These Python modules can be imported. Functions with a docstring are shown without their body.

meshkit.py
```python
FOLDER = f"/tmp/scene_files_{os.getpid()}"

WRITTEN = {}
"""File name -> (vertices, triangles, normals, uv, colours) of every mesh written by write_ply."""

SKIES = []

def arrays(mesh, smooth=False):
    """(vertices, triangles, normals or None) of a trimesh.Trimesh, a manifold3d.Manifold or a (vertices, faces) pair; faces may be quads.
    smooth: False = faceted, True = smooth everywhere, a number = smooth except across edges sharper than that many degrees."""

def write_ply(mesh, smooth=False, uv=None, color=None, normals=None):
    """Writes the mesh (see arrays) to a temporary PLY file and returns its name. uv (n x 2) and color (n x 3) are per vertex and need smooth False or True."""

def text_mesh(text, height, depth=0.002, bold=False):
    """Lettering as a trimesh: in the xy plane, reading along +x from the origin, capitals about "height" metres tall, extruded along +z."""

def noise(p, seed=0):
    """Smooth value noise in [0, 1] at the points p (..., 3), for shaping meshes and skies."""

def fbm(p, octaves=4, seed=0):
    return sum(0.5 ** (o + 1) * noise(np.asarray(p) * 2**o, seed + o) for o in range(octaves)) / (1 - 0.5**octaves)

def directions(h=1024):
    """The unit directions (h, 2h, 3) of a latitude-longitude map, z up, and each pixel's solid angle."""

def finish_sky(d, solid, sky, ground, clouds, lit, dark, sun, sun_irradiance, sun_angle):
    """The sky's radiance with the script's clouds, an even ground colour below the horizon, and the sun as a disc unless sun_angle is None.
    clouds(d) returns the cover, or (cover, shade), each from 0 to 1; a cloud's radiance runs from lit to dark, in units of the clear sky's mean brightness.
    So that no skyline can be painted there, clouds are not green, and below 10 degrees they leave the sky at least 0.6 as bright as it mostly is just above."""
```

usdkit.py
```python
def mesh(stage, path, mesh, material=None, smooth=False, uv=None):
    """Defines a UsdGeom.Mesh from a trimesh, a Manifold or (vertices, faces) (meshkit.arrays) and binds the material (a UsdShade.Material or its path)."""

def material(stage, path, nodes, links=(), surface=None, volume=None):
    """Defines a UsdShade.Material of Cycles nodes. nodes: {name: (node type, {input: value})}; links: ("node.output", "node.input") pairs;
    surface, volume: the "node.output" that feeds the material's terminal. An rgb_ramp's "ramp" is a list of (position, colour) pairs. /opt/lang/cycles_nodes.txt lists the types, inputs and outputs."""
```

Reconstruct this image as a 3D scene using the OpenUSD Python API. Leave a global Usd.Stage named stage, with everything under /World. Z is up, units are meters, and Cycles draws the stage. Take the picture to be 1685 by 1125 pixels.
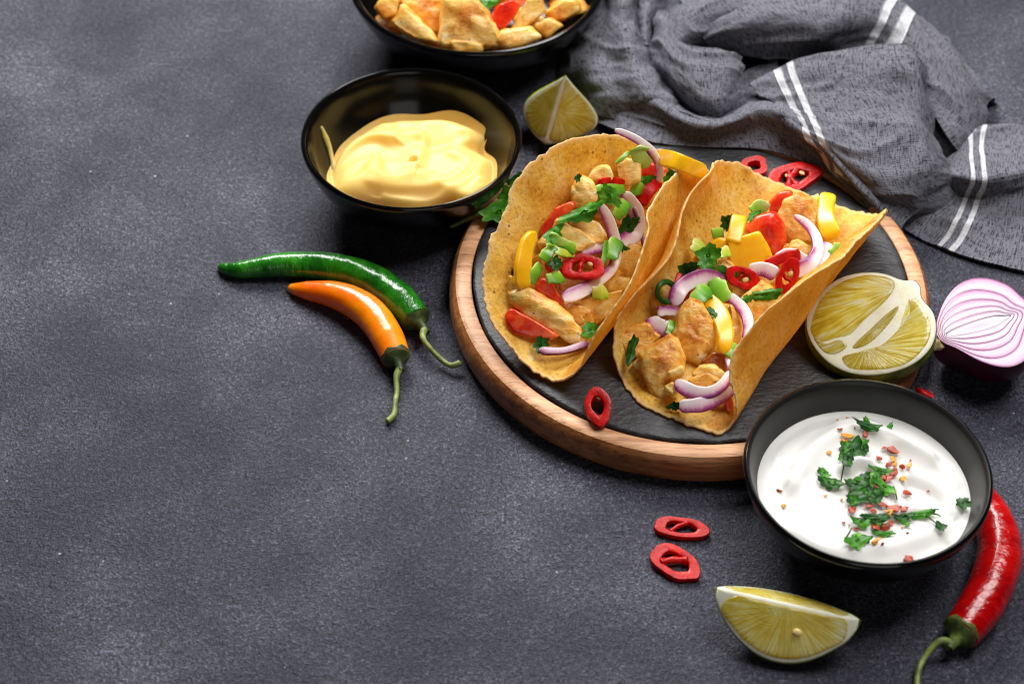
import math, random
import numpy as np, trimesh, manifold3d, usdkit
from meshkit import noise, fbm
from scipy.interpolate import CubicSpline, splprep, splev
from scipy.spatial import cKDTree
from pxr import Usd, UsdGeom, UsdLux, UsdShade, Gf, Sdf, Vt

stage = Usd.Stage.CreateInMemory()
UsdGeom.SetStageUpAxis(stage, UsdGeom.Tokens.z)
UsdGeom.SetStageMetersPerUnit(stage, 1.0)
UsdGeom.Xform.Define(stage, '/World')
UsdGeom.Scope.Define(stage, '/World/Looks')
rng = np.random.default_rng(7)

# ------------------------------------------------------------------ camera
W, H = 1685.0, 1125.0
FPX, ELEV, ROLL, DIST = 3354.0, math.radians(45.587), math.radians(1.046), 1.0278
CAM = np.array([0, -DIST * math.cos(ELEV), DIST * math.sin(ELEV)])
FWD = np.array([0, math.cos(ELEV), -math.sin(ELEV)])
_r0 = np.array([1.0, 0, 0]); _u0 = np.cross(_r0, FWD)
RGT = _r0 * math.cos(ROLL) + _u0 * math.sin(ROLL)
UPV = -_r0 * math.sin(ROLL) + _u0 * math.cos(ROLL)
cam = UsdGeom.Camera.Define(stage, '/World/camera')
m = Gf.Matrix4d(*RGT, 0, *UPV, 0, *(-FWD), 0, *CAM, 1)
cam.AddTransformOp().Set(m)
cam.CreateHorizontalApertureAttr(36.0)
cam.CreateVerticalApertureAttr(36.0 * 683 / 1024)
cam.CreateFocalLengthAttr(FPX / W * 36.0)
cam.CreateFocusDistanceAttr(0.99)
cam.CreateFStopAttr(9.0)
cam.CreateClippingRangeAttr(Gf.Vec2f(0.05, 50))
cam.CreateExposureAttr(0.05)

# ------------------------------------------------------------------ lamps (soft boxes of a food shoot)
def lamp(name, pos, target, w, h, watt, col):
    l = UsdLux.RectLight.Define(stage, '/World/' + name)
    p, t = np.array(pos, float), np.array(target, float)
    z = (p - t) / np.linalg.norm(p - t); x = np.cross([0, 0, 1.0], z)
    x = x / np.linalg.norm(x) if np.linalg.norm(x) > 1e-6 else np.array([1.0, 0, 0]); y = np.cross(z, x)
    l.AddTransformOp().Set(Gf.Matrix4d(*x, 0, *y, 0, *z, 0, *p, 1))
    l.CreateWidthAttr(w); l.CreateHeightAttr(h); l.CreateIntensityAttr(watt); l.CreateNormalizeAttr(False)
    l.CreateColorAttr(Gf.Vec3f(*col))
    return l
lamp('key_softbox', (-0.25, 1.15, 1.05), (0.05, 0.0, 0.0), 0.9, 0.6, 23.0, (1.0, 0.985, 0.96))
lamp('side_softbox', (0.55, 0.30, 1.30), (0.06, 0.0, 0.0), 0.7, 0.7, 12.0, (1.0, 0.98, 0.96))
lamp('front_reflector', (0.3, -1.5, 0.9), (0.05, 0.0, 0.0), 1.0, 0.7, 1.25, (1.0, 0.97, 0.93))

# ------------------------------------------------------------------ pixels of the photograph -> points
def ray(x, y):
    return FWD + (x - W / 2) / FPX * RGT - (y - H / 2) / FPX * UPV
def at(x, y, z=0.0):                      # the point at height z (metres) seen at a pixel
    D = ray(x, y)
    return CAM + (z - CAM[2]) / D[2] * D
def px(P):
    P = np.asarray(P) - CAM; w = P @ FWD
    return np.stack([W / 2 + FPX * (P @ RGT) / w, H / 2 - FPX * (P @ UPV) / w], -1)
def on_plane(x, y, c, n):
    D = ray(x, y)
    return CAM + ((c - CAM) @ n) / (D @ n) * D

# ------------------------------------------------------------------ scene helpers
_used = {}
def numbered(path):
    k = _used.get(path, 0); _used[path] = k + 1
    return path if k == 0 else '%s_%03d' % (path, k)
LABELS = {}
def tag(p, label=None, cat=None, group=None, kind=None):
    if label: p.SetCustomDataByKey('label', label)
    if cat: p.SetCustomDataByKey('category', cat)
    if group: p.SetCustomDataByKey('group', group)
    if kind: p.SetCustomDataByKey('kind', kind)
    return p
class Thing:
    def __init__(s, name, label, cat, loc=(0, 0, 0), group=None, kind=None):
        s.path = numbered('/World/' + name); s.loc = np.asarray(loc, float)
        x = UsdGeom.Xform.Define(stage, s.path); x.AddTranslateOp().Set(Gf.Vec3d(*map(float, s.loc)))
        tag(x.GetPrim(), label, cat, group, kind)
    def part(s, name, mesh, mat, under=None, label=None, kind=None, uv=None, smooth=True):
        path = numbered((under or s.path) + '/' + name)
        _mesh(path, mesh, mat, s.loc, uv, smooth)
        tag(stage.GetPrimAtPath(path), label, None, None, kind)
        return path
def _mesh(path, mesh, mat, loc, uv, smooth):
    if isinstance(mesh, trimesh.Trimesh): mesh = (np.array(mesh.vertices), np.array(mesh.faces))
    v, f = mesh
    usdkit.mesh(stage, path, (np.asarray(v, float) - loc, f), mat, smooth=smooth, uv=uv)
def single(name, mesh, mat, label=None, cat=None, group=None, kind=None, uv=None, smooth=True, base=None):
    if isinstance(mesh, trimesh.Trimesh): mesh = (np.array(mesh.vertices), np.array(mesh.faces))
    v = np.asarray(mesh[0], float)
    loc = np.array([*v[:, :2].mean(0), v[:, 2].min()]) if base is None else np.asarray(base, float)
    path = numbered('/World/' + name)
    _mesh(path, (v, mesh[1]), mat, loc, uv, smooth)
    pr = stage.GetPrimAtPath(path)
    UsdGeom.Xformable(pr).AddTranslateOp().Set(Gf.Vec3d(*map(float, loc)))
    return tag(pr, label, cat, group, kind)

# ------------------------------------------------------------------ materials
def lin(h):
    c = np.array([int(h[i:i + 2], 16) / 255 for i in (0, 2, 4)])
    return tuple(np.where(c <= .04045, c / 12.92, ((c + .055) / 1.055) ** 2.4))
def mat(name, nodes, links, surface='p.BSDF'):
    return usdkit.material(stage, '/World/Looks/' + name, nodes, links, surface=surface)
def food(name, cols, scale=120, rough=.35, bump=.3, bscale=400, sss=.0, sssr=(.004, .0015, .0006), stretch=None, coat=0., spec=.5, detail=4, bdist=.0006, positions=None):
    """Mottled procedural look: colours cols spread over a noise; a finer noise for relief."""
    n = len(cols)
    pos = positions or list(np.linspace(.3, .7, n))
    nodes = {'tc': ('texture_coordinate', {}),
             'mp': ('mapping', {'scale': stretch or (1, 1, 1), 'rotation': (.4, .3, .7) if stretch else (0, 0, 0)}),
             'n': ('noise_texture', {'scale': float(scale), 'detail': float(detail), 'roughness': .6}),
             'r': ('rgb_ramp', {'ramp': list(zip(pos, cols))}),
             'b': ('noise_texture', {'scale': float(bscale), 'detail': 3.0, 'roughness': .6}),
             'bu': ('bump', {'strength': float(bump), 'distance': float(bdist)}),
             'p': ('principled_bsdf', {'roughness': float(rough), 'coat_weight': float(coat), 'coat_roughness': .12, 'specular_ior_level': float(spec)})}
    if sss:
        nodes['p'][1].update({'subsurface_weight': float(sss), 'subsurface_scale': 1.0, 'subsurface_radius': sssr})
    links = [('tc.object', 'mp.vector'), ('mp.vector', 'n.vector'), ('n.fac', 'r.fac'), ('r.color', 'p.base_color'),
             ('mp.vector', 'b.vector'), ('b.fac', 'bu.height'), ('bu.normal', 'p.normal')]
    return mat(name, nodes, links)
def across(name, ramp, rough=.3, stri=0.25, sss=.3, bump=.15, sscale=90.0):
    """Colour runs across a strip (st.y); streaks along it."""
    nodes = {'uv': ('uvmap', {'attribute': 'st'}), 'sx': ('separate_xyz', {}), 'tc': ('texture_coordinate', {}),
             'n': ('noise_texture', {'scale': 180.0, 'detail': 3.0}),
             'cx': ('combine_xyz', {}), 'mu': ('math', {'math_type': 'multiply', 'value2': 22.0}),
             'w': ('noise_texture', {'scale': 1.0, 'detail': 2.0}),
             'm1': ('math', {'math_type': 'subtract', 'value2': .5}), 'm2': ('math', {'math_type': 'multiply_add', 'value2': stri}),
             'r': ('rgb_ramp', {'ramp': ramp}), 'bu': ('bump', {'strength': bump, 'distance': .0006}),
             'mu2': ('math', {'math_type': 'multiply', 'value2': 2.0}),
             'p': ('principled_bsdf', {'roughness': rough, 'subsurface_weight': sss, 'subsurface_scale': 1.0, 'subsurface_radius': (.002, .0014, .0016)})}
    links = [('uv.UV', 'sx.vector'), ('sx.x', 'mu.value1'), ('sx.y', 'mu2.value1'), ('mu.value', 'cx.x'), ('mu2.value', 'cx.y'), ('cx.vector', 'w.vector'),
             ('w.fac', 'm1.value1'), ('m1.value', 'm2.value1'), ('sx.y', 'm2.value3'), ('m2.value', 'r.fac'), ('r.color', 'p.base_color'),
             ('tc.object', 'n.vector'), ('n.fac', 'bu.height'), ('bu.normal', 'p.normal')]
    return mat(name, nodes, links)

M = {}
M['table'] = mat('table_slate', {
    'tc': ('texture_coordinate', {}),
    'n1': ('noise_texture', {'scale': 8.0, 'detail': 9.0, 'roughness': .72, 'distortion': .25}),
    'n2': ('noise_texture', {'scale': 430.0, 'detail': 4.0, 'roughness': .7, 'distortion': .3}),
    'n3': ('noise_texture', {'scale': 900.0, 'detail': 2.0, 'roughness': .6}),
    'r1': ('rgb_ramp', {'ramp': [(.30, (.011, .011, .017)), (.45, (.024, .024, .035)), (.56, (.044, .044, .060)), (.72, (.094, .094, .122))]}),
    'gh': ('math', {'math_type': 'multiply', 'value2': .5}), 'gm': ('math', {'math_type': 'multiply_add', 'value2': .5}),
    'r2': ('rgb_ramp', {'ramp': [(.38, (.06, .06, .07)), (.47, (.70, .70, .71)), (.53, (1.1, 1.1, 1.1)), (.63, (3.4, 3.4, 3.5))]}),
    'mx': ('mix_color', {'blend_type': 'multiply', 'fac': 1.0}),
    'vo': ('voronoi_texture', {'scale': 85.0, 'randomness': 1.0}),
    'rv': ('rgb_ramp', {'ramp': [(.0, (1, 1, 1)), (.04, (1, 1, 1)), (.065, (0, 0, 0))]}),
    'nk': ('noise_texture', {'scale': 13.0, 'detail': 2.0}),
    'rk': ('rgb_ramp', {'ramp': [(.52, (0, 0, 0)), (.62, (1, 1, 1))]}),
    'mk': ('math', {'math_type': 'multiply'}),
    'sp': ('mix_color', {'blend_type': 'mix', 'b': (.42, .42, .44)}),
    'cr': ('noise_texture', {'type': 'ridged_multifractal', 'scale': 95.0, 'detail': 4.0, 'roughness': .5, 'distortion': 1.2}),
    'a1': ('math', {'math_type': 'multiply_add', 'value2': .9}),
    'a2': ('math', {'math_type': 'multiply_add', 'value2': -.35}),
    'bu': ('bump', {'strength': .9, 'distance': .0010}),
    'rr': ('map_range', {'from_min': .3, 'from_max': .7, 'to_min': .62, 'to_max': .46}),
    'p': ('principled_bsdf', {'specular_ior_level': .40, 'specular_tint': (.84, .87, 1.0)})},
    [('tc.object', k + '.vector') for k in ('n1', 'n2', 'n3', 'vo', 'nk', 'cr')] +
    [('n1.fac', 'r1.fac'), ('gm.value', 'r2.fac'), ('n2.fac', 'gm.value1'), ('n3.fac', 'gh.value1'), ('gh.value', 'gm.value3'), ('r1.color', 'mx.a'), ('r2.color', 'mx.b'),
     ('vo.distance', 'rv.fac'), ('nk.fac', 'rk.fac'), ('rv.color', 'mk.value1'), ('rk.color', 'mk.value2'),
     ('mx.result', 'sp.a'), ('mk.value', 'sp.fac'), ('sp.result', 'p.base_color'),
     ('n3.fac', 'a1.value1'), ('n2.fac', 'a1.value3'), ('cr.fac', 'a2.value1'), ('a1.value', 'a2.value3'), ('a2.value', 'bu.height'), ('bu.normal', 'p.normal'),
     ('n1.fac', 'rr.value'), ('rr.result', 'p.roughness')])
def wood(name, cols, rough, coat=.0):
    return mat(name, {
        'tc': ('texture_coordinate', {}),
        'mp': ('mapping', {'rotation': (0, 0, math.radians(52)), 'scale': (1.0, 22.0, 22.0)}),
        'n': ('noise_texture', {'scale': 14.0, 'detail': 5.0, 'roughness': .65, 'distortion': .35}),
        'f': ('noise_texture', {'scale': 55.0, 'detail': 3.0, 'roughness': .7}),
        'l': ('noise_texture', {'scale': 18.0, 'detail': 2.0}),
        'r': ('rgb_ramp', {'ramp': list(zip((.28, .45, .58, .75), cols))}),
        'rf': ('rgb_ramp', {'ramp': [(.33, (.45, .38, .32)), (.46, (1, 1, 1)), (.7, (1.08, 1.08, 1.08))]}),
        'rl': ('rgb_ramp', {'ramp': [(.3, (.78, .72, .66)), (.65, (1.08, 1.06, 1.04))]}),
        'm1': ('mix_color', {'blend_type': 'multiply', 'fac': 1.0}), 'm2': ('mix_color', {'blend_type': 'multiply', 'fac': 1.0}),
        'bu': ('bump', {'strength': .25, 'distance': .0006}),
        'p': ('principled_bsdf', {'roughness': rough, 'coat_weight': coat, 'coat_roughness': .3})},
        [('tc.object', 'mp.vector'), ('mp.vector', 'n.vector'), ('mp.vector', 'f.vector'), ('tc.object', 'l.vector'), ('n.fac', 'r.fac'), ('f.fac', 'rf.fac'), ('l.fac', 'rl.fac'),
         ('r.color', 'm1.a'), ('rf.color', 'm1.b'), ('m1.result', 'm2.a'), ('rl.color', 'm2.b'), ('m2.result', 'p.base_color'),
         ('f.fac', 'bu.height'), ('bu.normal', 'p.normal')])
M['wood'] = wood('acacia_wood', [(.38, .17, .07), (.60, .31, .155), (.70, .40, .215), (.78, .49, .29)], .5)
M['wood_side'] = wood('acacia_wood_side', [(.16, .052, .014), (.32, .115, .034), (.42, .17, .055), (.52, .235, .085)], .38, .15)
M['slate'] = food('dark_slate', [(.010, .011, .013), (.021, .022, .026), (.036, .037, .043)], 60, .48, .8, 240, spec=.45, stretch=(1, 2.2, 1), bdist=.0009)
M['bowl'] = mat('black_glaze', {'tc': ('texture_coordinate', {}), 'n': ('noise_texture', {'scale': 60.0, 'detail': 2.0}), 'bu': ('bump', {'strength': .05, 'distance': .001}),
                                'p': ('principled_bsdf', {'base_color': (.0035, .0035, .004), 'roughness': .13, 'specular_ior_level': .5})},
                  [('tc.object', 'n.vector'), ('n.fac', 'bu.height'), ('bu.normal', 'p.normal')])
M['bowl_inner'] = mat('black_glaze_inside', {'p': ('principled_bsdf', {'base_color': (.003, .003, .003), 'roughness': .16, 'specular_ior_level': .28})}, [])
M['bowl_satin'] = mat('black_satin', {'tc': ('texture_coordinate', {}), 'n': ('noise_texture', {'scale': 90.0, 'detail': 3.0}), 'bu': ('bump', {'strength': .1, 'distance': .001}),
                                      'p': ('principled_bsdf', {'base_color': (.010, .0095, .009), 'roughness': .40, 'specular_ior_level': .42})},
                        [('tc.object', 'n.vector'), ('n.fac', 'bu.height'), ('bu.normal', 'p.normal')])
# tortilla: golden, mottled, with brown freckles; paler towards the cut edge
M['tortilla'] = mat('corn_tortilla', {
    'tc': ('texture_coordinate', {}), 'uv': ('uvmap', {'attribute': 'st'}), 'sx': ('separate_xyz', {}),
    'n1': ('noise_texture', {'scale': 62.0, 'detail': 7.0, 'roughness': .68}),
    'n2': ('noise_texture', {'scale': 520.0, 'detail': 3.0, 'roughness': .7}),
    'n4': ('noise_texture', {'scale': 27.0, 'detail': 4.0, 'roughness': .6}),
    'r1': ('rgb_ramp', {'ramp': [(.28, lin('cc9422')), (.42, lin('f0c248')), (.55, lin('fad66a')), (.70, lin('fde8a2'))]}),
    'r4': ('rgb_ramp', {'ramp': [(.34, (.74, .52, .30)), (.47, (1, 1, 1)), (.7, (1.06, 1.06, 1.1))]}),
    'r2': ('rgb_ramp', {'ramp': [(.32, (.62, .5, .36)), (.46, (.97, .96, .94)), (.6, (1.05, 1.05, 1.05)), (.72, (1.3, 1.3, 1.3))]}),
    'm0': ('mix_color', {'blend_type': 'multiply', 'fac': 1.0}), 'm1': ('mix_color', {'blend_type': 'multiply', 'fac': 1.0}),
    'vo': ('voronoi_texture', {'scale': 230.0, 'randomness': 1.0}),
    'rv': ('rgb_ramp', {'ramp': [(.0, (1, 1, 1)), (.12, (1, 1, 1)), (.22, (0, 0, 0))]}),
    'nk': ('noise_texture', {'scale': 90.0, 'detail': 3.0}), 'rk': ('rgb_ramp', {'ramp': [(.5, (0, 0, 0)), (.6, (.9, .9, .9))]}),
    'mk': ('math', {'math_type': 'multiply'}),
    'm2': ('mix_color', {'blend_type': 'mix', 'b': lin('5c330c')}),
    're': ('rgb_ramp', {'ramp': [(.972, (0, 0, 0)), (.994, (.8, .8, .8))]}),
    'm3': ('mix_color', {'blend_type': 'mix', 'b': lin('f6dda0')}),
    'bu': ('bump', {'strength': .6, 'distance': .0008}), 'ad': ('math', {'math_type': 'add'}),
    'p': ('principled_bsdf', {'roughness': .55, 'specular_ior_level': .32}),
    'tr': ('translucent_bsdf', {'color': lin('fcc840')}),
    'mix': ('mix_closure', {'fac': .36})},
    [('tc.object', k + '.vector') for k in ('n1', 'n2', 'n4', 'vo', 'nk')] +
    [('n1.fac', 'r1.fac'), ('n2.fac', 'r2.fac'), ('n4.fac', 'r4.fac'), ('r1.color', 'm0.a'), ('r4.color', 'm0.b'), ('m0.result', 'm1.a'), ('r2.color', 'm1.b'), ('vo.distance', 'rv.fac'), ('nk.fac', 'rk.fac'), ('rv.color', 'mk.value1'), ('rk.color', 'mk.value2'),
     ('m1.result', 'm2.a'), ('mk.value', 'm2.fac'), ('uv.UV', 'sx.vector'), ('sx.y', 're.fac'), ('re.color', 'm3.fac'), ('m2.result', 'm3.a'), ('m3.result', 'p.base_color'),
     ('n1.fac', 'ad.value1'), ('n2.fac', 'ad.value2'), ('ad.value', 'bu.height'), ('bu.normal', 'p.normal'),
     ('p.BSDF', 'mix.closure1'), ('tr.BSDF', 'mix.closure2')], surface='mix.closure')
def meat(name, cols, sear, rough, coat):
    return mat(name, {
        'tc': ('texture_coordinate', {}), 'mp': ('mapping', {'scale': (1, 3.0, 1), 'rotation': (.4, .3, .7)}),
        'n': ('noise_texture', {'scale': 75.0, 'detail': 6.0, 'roughness': .62}), 'b': ('noise_texture', {'scale': 430.0, 'detail': 3.0, 'roughness': .65}),
        's': ('noise_texture', {'scale': 62.0, 'detail': 5.0, 'roughness': .65}), 'vo': ('voronoi_texture', {'scale': 330.0}), 'k': ('noise_texture', {'scale': 110.0}),
        'r': ('rgb_ramp', {'ramp': list(zip((.31, .42, .53, .68), cols))}),
        'rs': ('rgb_ramp', {'ramp': [(.34, sear), (.43, (.92, .80, .60)), (.50, (1, 1, 1))]}),
        'rv': ('rgb_ramp', {'ramp': [(0, (1, 1, 1)), (.13, (1, 1, 1)), (.24, (0, 0, 0))]}), 'rk': ('rgb_ramp', {'ramp': [(.5, (0, 0, 0)), (.62, (.8, .8, .8))]}), 'mk': ('math', {'math_type': 'multiply'}),
        'm1': ('mix_color', {'blend_type': 'multiply', 'fac': 1.0}), 'm2': ('mix_color', {'blend_type': 'mix', 'b': lin('7a3408')}),
        'bu': ('bump', {'strength': .7, 'distance': .0007}),
        'p': ('principled_bsdf', {'roughness': rough, 'coat_weight': coat, 'coat_roughness': .15, 'subsurface_weight': .2, 'subsurface_scale': 1.0, 'subsurface_radius': (.003, .002, .001)})},
        [('tc.object', 'mp.vector'), ('mp.vector', 'n.vector'), ('mp.vector', 'b.vector'), ('tc.object', 's.vector'), ('tc.object', 'vo.vector'), ('tc.object', 'k.vector'),
         ('n.fac', 'r.fac'), ('s.fac', 'rs.fac'), ('r.color', 'm1.a'), ('rs.color', 'm1.b'), ('vo.distance', 'rv.fac'), ('k.fac', 'rk.fac'), ('rv.color', 'mk.value1'), ('rk.color', 'mk.value2'),
         ('m1.result', 'm2.a'), ('mk.value', 'm2.fac'), ('m2.result', 'p.base_color'), ('b.fac', 'bu.height'), ('bu.normal', 'p.normal')])
M['chicken'] = meat('grilled_chicken', [lin('c2701a'), lin('eaa63e'), lin('f6c466'), lin('fce0a2')], (.62, .34, .12), .34, .2)
M['chicken_dark'] = meat('spiced_chicken', [lin('a5500a'), lin('e08c1e'), lin('f3ae40'), lin('face78')], (.55, .28, .10), .28, .35)
M['tomato'] = food('tomato_flesh', [lin('a81204'), lin('d82e0c'), lin('ee5c24'), lin('f48a48')], 80, .27, .5, 260, sss=.3, sssr=(.004, .0016, .0006), coat=.2, positions=[.3, .46, .6, .76], bdist=.0009)
M['pepper'] = food('yellow_pepper', [lin('ec9a04'), lin('f7b20c'), lin('fbc224')], 60, .3, .1, 250, sss=.25, sssr=(.004, .002, .0004), coat=.08)
M['chili'] = food('red_chili_flesh', [lin('900302'), lin('ba0704'), lin('d4180a')], 200, .34, .5, 500, sss=.08, sssr=(.003, .0005, .0003), coat=.04, spec=.25)
M['chili_membrane'] = food('chili_membrane', [lin('d23a20'), lin('e4582c')], 250, .3, .3, 500, sss=.2)
M['seed'] = food('chili_seed', [lin('e0b060'), lin('f3d490')], 300, .35, .1, 500, sss=.2)
M['caramel'] = food('fried_onion', [lin('5a2408'), lin('8a4412'), lin('b06a26')], 90, .18, .3, 300, sss=.2, coat=.4)
M['onion'] = across('red_onion', [(.0, lin('efe2e6')), (.38, lin('e6d0da')), (.60, lin('d2a8c2')), (.76, lin('a8558f')), (.9, lin('7a2466')), (1., lin('641450'))])
M['onion_dark'] = across('red_onion_dark', [(.0, lin('d8bccb')), (.3, lin('c090ae')), (.55, lin('8a4172')), (.8, lin('5a1440')), (1., lin('420c2c'))])
M['scallion'] = across('spring_onion', [(.0, lin('a8d85a')), (.3, lin('6fb82a')), (.6, lin('55a01e')), (1., lin('2f7a14'))], .3, .3, .2)
M['scallion_pale'] = across('spring_onion_pale', [(.0, lin('e4ec98')), (.4, lin('c2d84a')), (1., lin('98c22c'))], .3, .3, .2)
def leafmat(name, cols):
    return mat(name, {'tc': ('texture_coordinate', {}), 'n': ('noise_texture', {'scale': 220.0, 'detail': 3.0}), 'r': ('rgb_ramp', {'ramp': list(zip((.3, .5, .7), cols))}),
                      'bu': ('bump', {'strength': .4, 'distance': .0006}), 'p': ('principled_bsdf', {'roughness': .42, 'specular_ior_level': .3}), 'tr': ('translucent_bsdf', {'color': lin('6aa81c')}), 'mix': ('mix_closure', {'fac': .2})},
               [('tc.object', 'n.vector'), ('n.fac', 'r.fac'), ('r.color', 'p.base_color'), ('n.fac', 'bu.height'), ('bu.normal', 'p.normal'), ('p.BSDF', 'mix.closure1'), ('tr.BSDF', 'mix.closure2')], surface='mix.closure')
M['leaf'] = leafmat('parsley_leaf', [lin('286414'), lin('428a1a'), lin('6cae30')])
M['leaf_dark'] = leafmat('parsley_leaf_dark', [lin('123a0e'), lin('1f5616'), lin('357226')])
M['yoghurt'] = mat('yoghurt', {'tc': ('texture_coordinate', {}), 'n': ('noise_texture', {'scale': 70.0, 'detail': 2.0}), 'bu': ('bump', {'strength': .08, 'distance': .002}),
                               'p': ('principled_bsdf', {'base_color': (.72, .71, .68), 'roughness': .42, 'subsurface_weight': .35, 'subsurface_scale': 1.0, 'subsurface_radius': (.003, .0028, .0024)})},
                     [('tc.object', 'n.vector'), ('n.fac', 'bu.height'), ('bu.normal', 'p.normal')])
M['mustard'] = mat('mustard_sauce', {'tc': ('texture_coordinate', {}), 'n': ('noise_texture', {'scale': 60.0, 'detail': 2.0}), 'bu': ('bump', {'strength': .06, 'distance': .002}),
                                     'p': ('principled_bsdf', {'base_color': lin('ebc46c'), 'roughness': .44, 'specular_ior_level': .35, 'subsurface_weight': .45, 'subsurface_scale': 1.0, 'subsurface_radius': (.003, .002, .0008)})},
                     [('tc.object', 'n.vector'), ('n.fac', 'bu.height'), ('bu.normal', 'p.normal')])
M['flake_red'] = food('chili_flake', [lin('701804'), lin('a4340a'), lin('c85214')], 500, .4, .5, 900)
M['flake_gold'] = food('chili_flake_gold', [lin('c06a08'), lin('dd9418'), lin('eab83c')], 500, .4, .4, 900)
M['rind'] = food('lime_rind', [lin('587010'), lin('86961c'), lin('aab434')], 130, .34, .9, 520, positions=[.3, .5, .72], bdist=.0007)
M['pith'] = food('lime_pith', [lin('f0e4bc'), lin('fbf4dc')], 160, .45, .25, 500, sss=.3)
M['pulp'] = mat('lime_pulp', {
    'uv': ('uvmap', {'attribute': 'st'}), 'mp': ('mapping', {'scale': (46.0, 2.2, 1.0)}), 'n': ('noise_texture', {'scale': 1.0, 'detail': 3.0, 'roughness': .55, 'distortion': .5}),
    'tc': ('texture_coordinate', {}), 'n2': ('noise_texture', {'scale': 90.0, 'detail': 3.0}), 'a': ('math', {'math_type': 'multiply_add', 'value2': .9}), 's': ('math', {'math_type': 'multiply', 'value2': .72}),
    'mv': ('mapping', {'scale': (34.0, 4.2, 1.0)}), 'vo': ('voronoi_texture', {'scale': 1.0, 'feature': 'smooth_f1', 'smoothness': .4}), 'v2': ('math', {'math_type': 'multiply_add', 'value2': -.55}),
    'r': ('rgb_ramp', {'ramp': [(.32, lin('cca414')), (.46, lin('eac836')), (.58, lin('f5de6c')), (.74, lin('fbf3bc'))]}),
    'bu': ('bump', {'strength': .35, 'distance': .0006}),
    'p': ('principled_bsdf', {'roughness': .2, 'subsurface_weight': .7, 'subsurface_scale': 1.0, 'subsurface_radius': (.005, .0045, .0015), 'coat_weight': .25, 'coat_roughness': .08})},
    [('uv.UV', 'mp.vector'), ('mp.vector', 'n.vector'), ('tc.object', 'n2.vector'), ('n2.fac', 'a.value1'), ('n.fac', 'v2.value3'), ('uv.UV', 'mv.vector'), ('mv.vector', 'vo.vector'), ('vo.distance', 'v2.value1'), ('v2.value', 'a.value3'), ('a.value', 's.value1'), ('s.value', 'r.fac'), ('r.color', 'p.base_color'), ('a.value', 'bu.height'), ('bu.normal', 'p.normal')])
M['green_chili'] = food('green_chili_skin', [lin('0f420c'), lin('1b6412'), lin('348a1a')], 45, .22, .55, 170, coat=.35, positions=[.3, .5, .74], bdist=.0016, sss=.05, sssr=(.001, .002, .0005), stretch=(2.2, 1, 1))
M['orange_chili'] = food('orange_chili_skin', [lin('ea5203'), lin('f57506'), lin('fa920a')], 34, .27, .3, 150, coat=.2, sss=.15, sssr=(.004, .0015, .0004), bdist=.0012)
M['red_chili'] = food('red_chili_skin', [lin('860204'), lin('ae0508'), lin('c80e0c')], 40, .2, .6, 150, coat=.35, bdist=.0018, sss=.1, sssr=(.003, .0006, .0004), stretch=(1, 2.2, 1))
M['calyx'] = food('chili_calyx', [lin('2e3a14'), lin('55682a'), lin('7a8a40')], 150, .5, .6, 400)
M['calyx_dark'] = food('chili_calyx_dark', [lin('1c2610'), lin('35451c'), lin('57682e')], 150, .5, .6, 400)
M['stem'] = food('chili_stem', [lin('4a5a24'), lin('71803c'), lin('97a456')], 200, .5, .5, 500)
M['onion_skin'] = food('onion_outer_skin', [lin('2a0618'), lin('420a26'), lin('5c1236')], 60, .3, .3, 300, stretch=(1, 5, 1))
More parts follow.
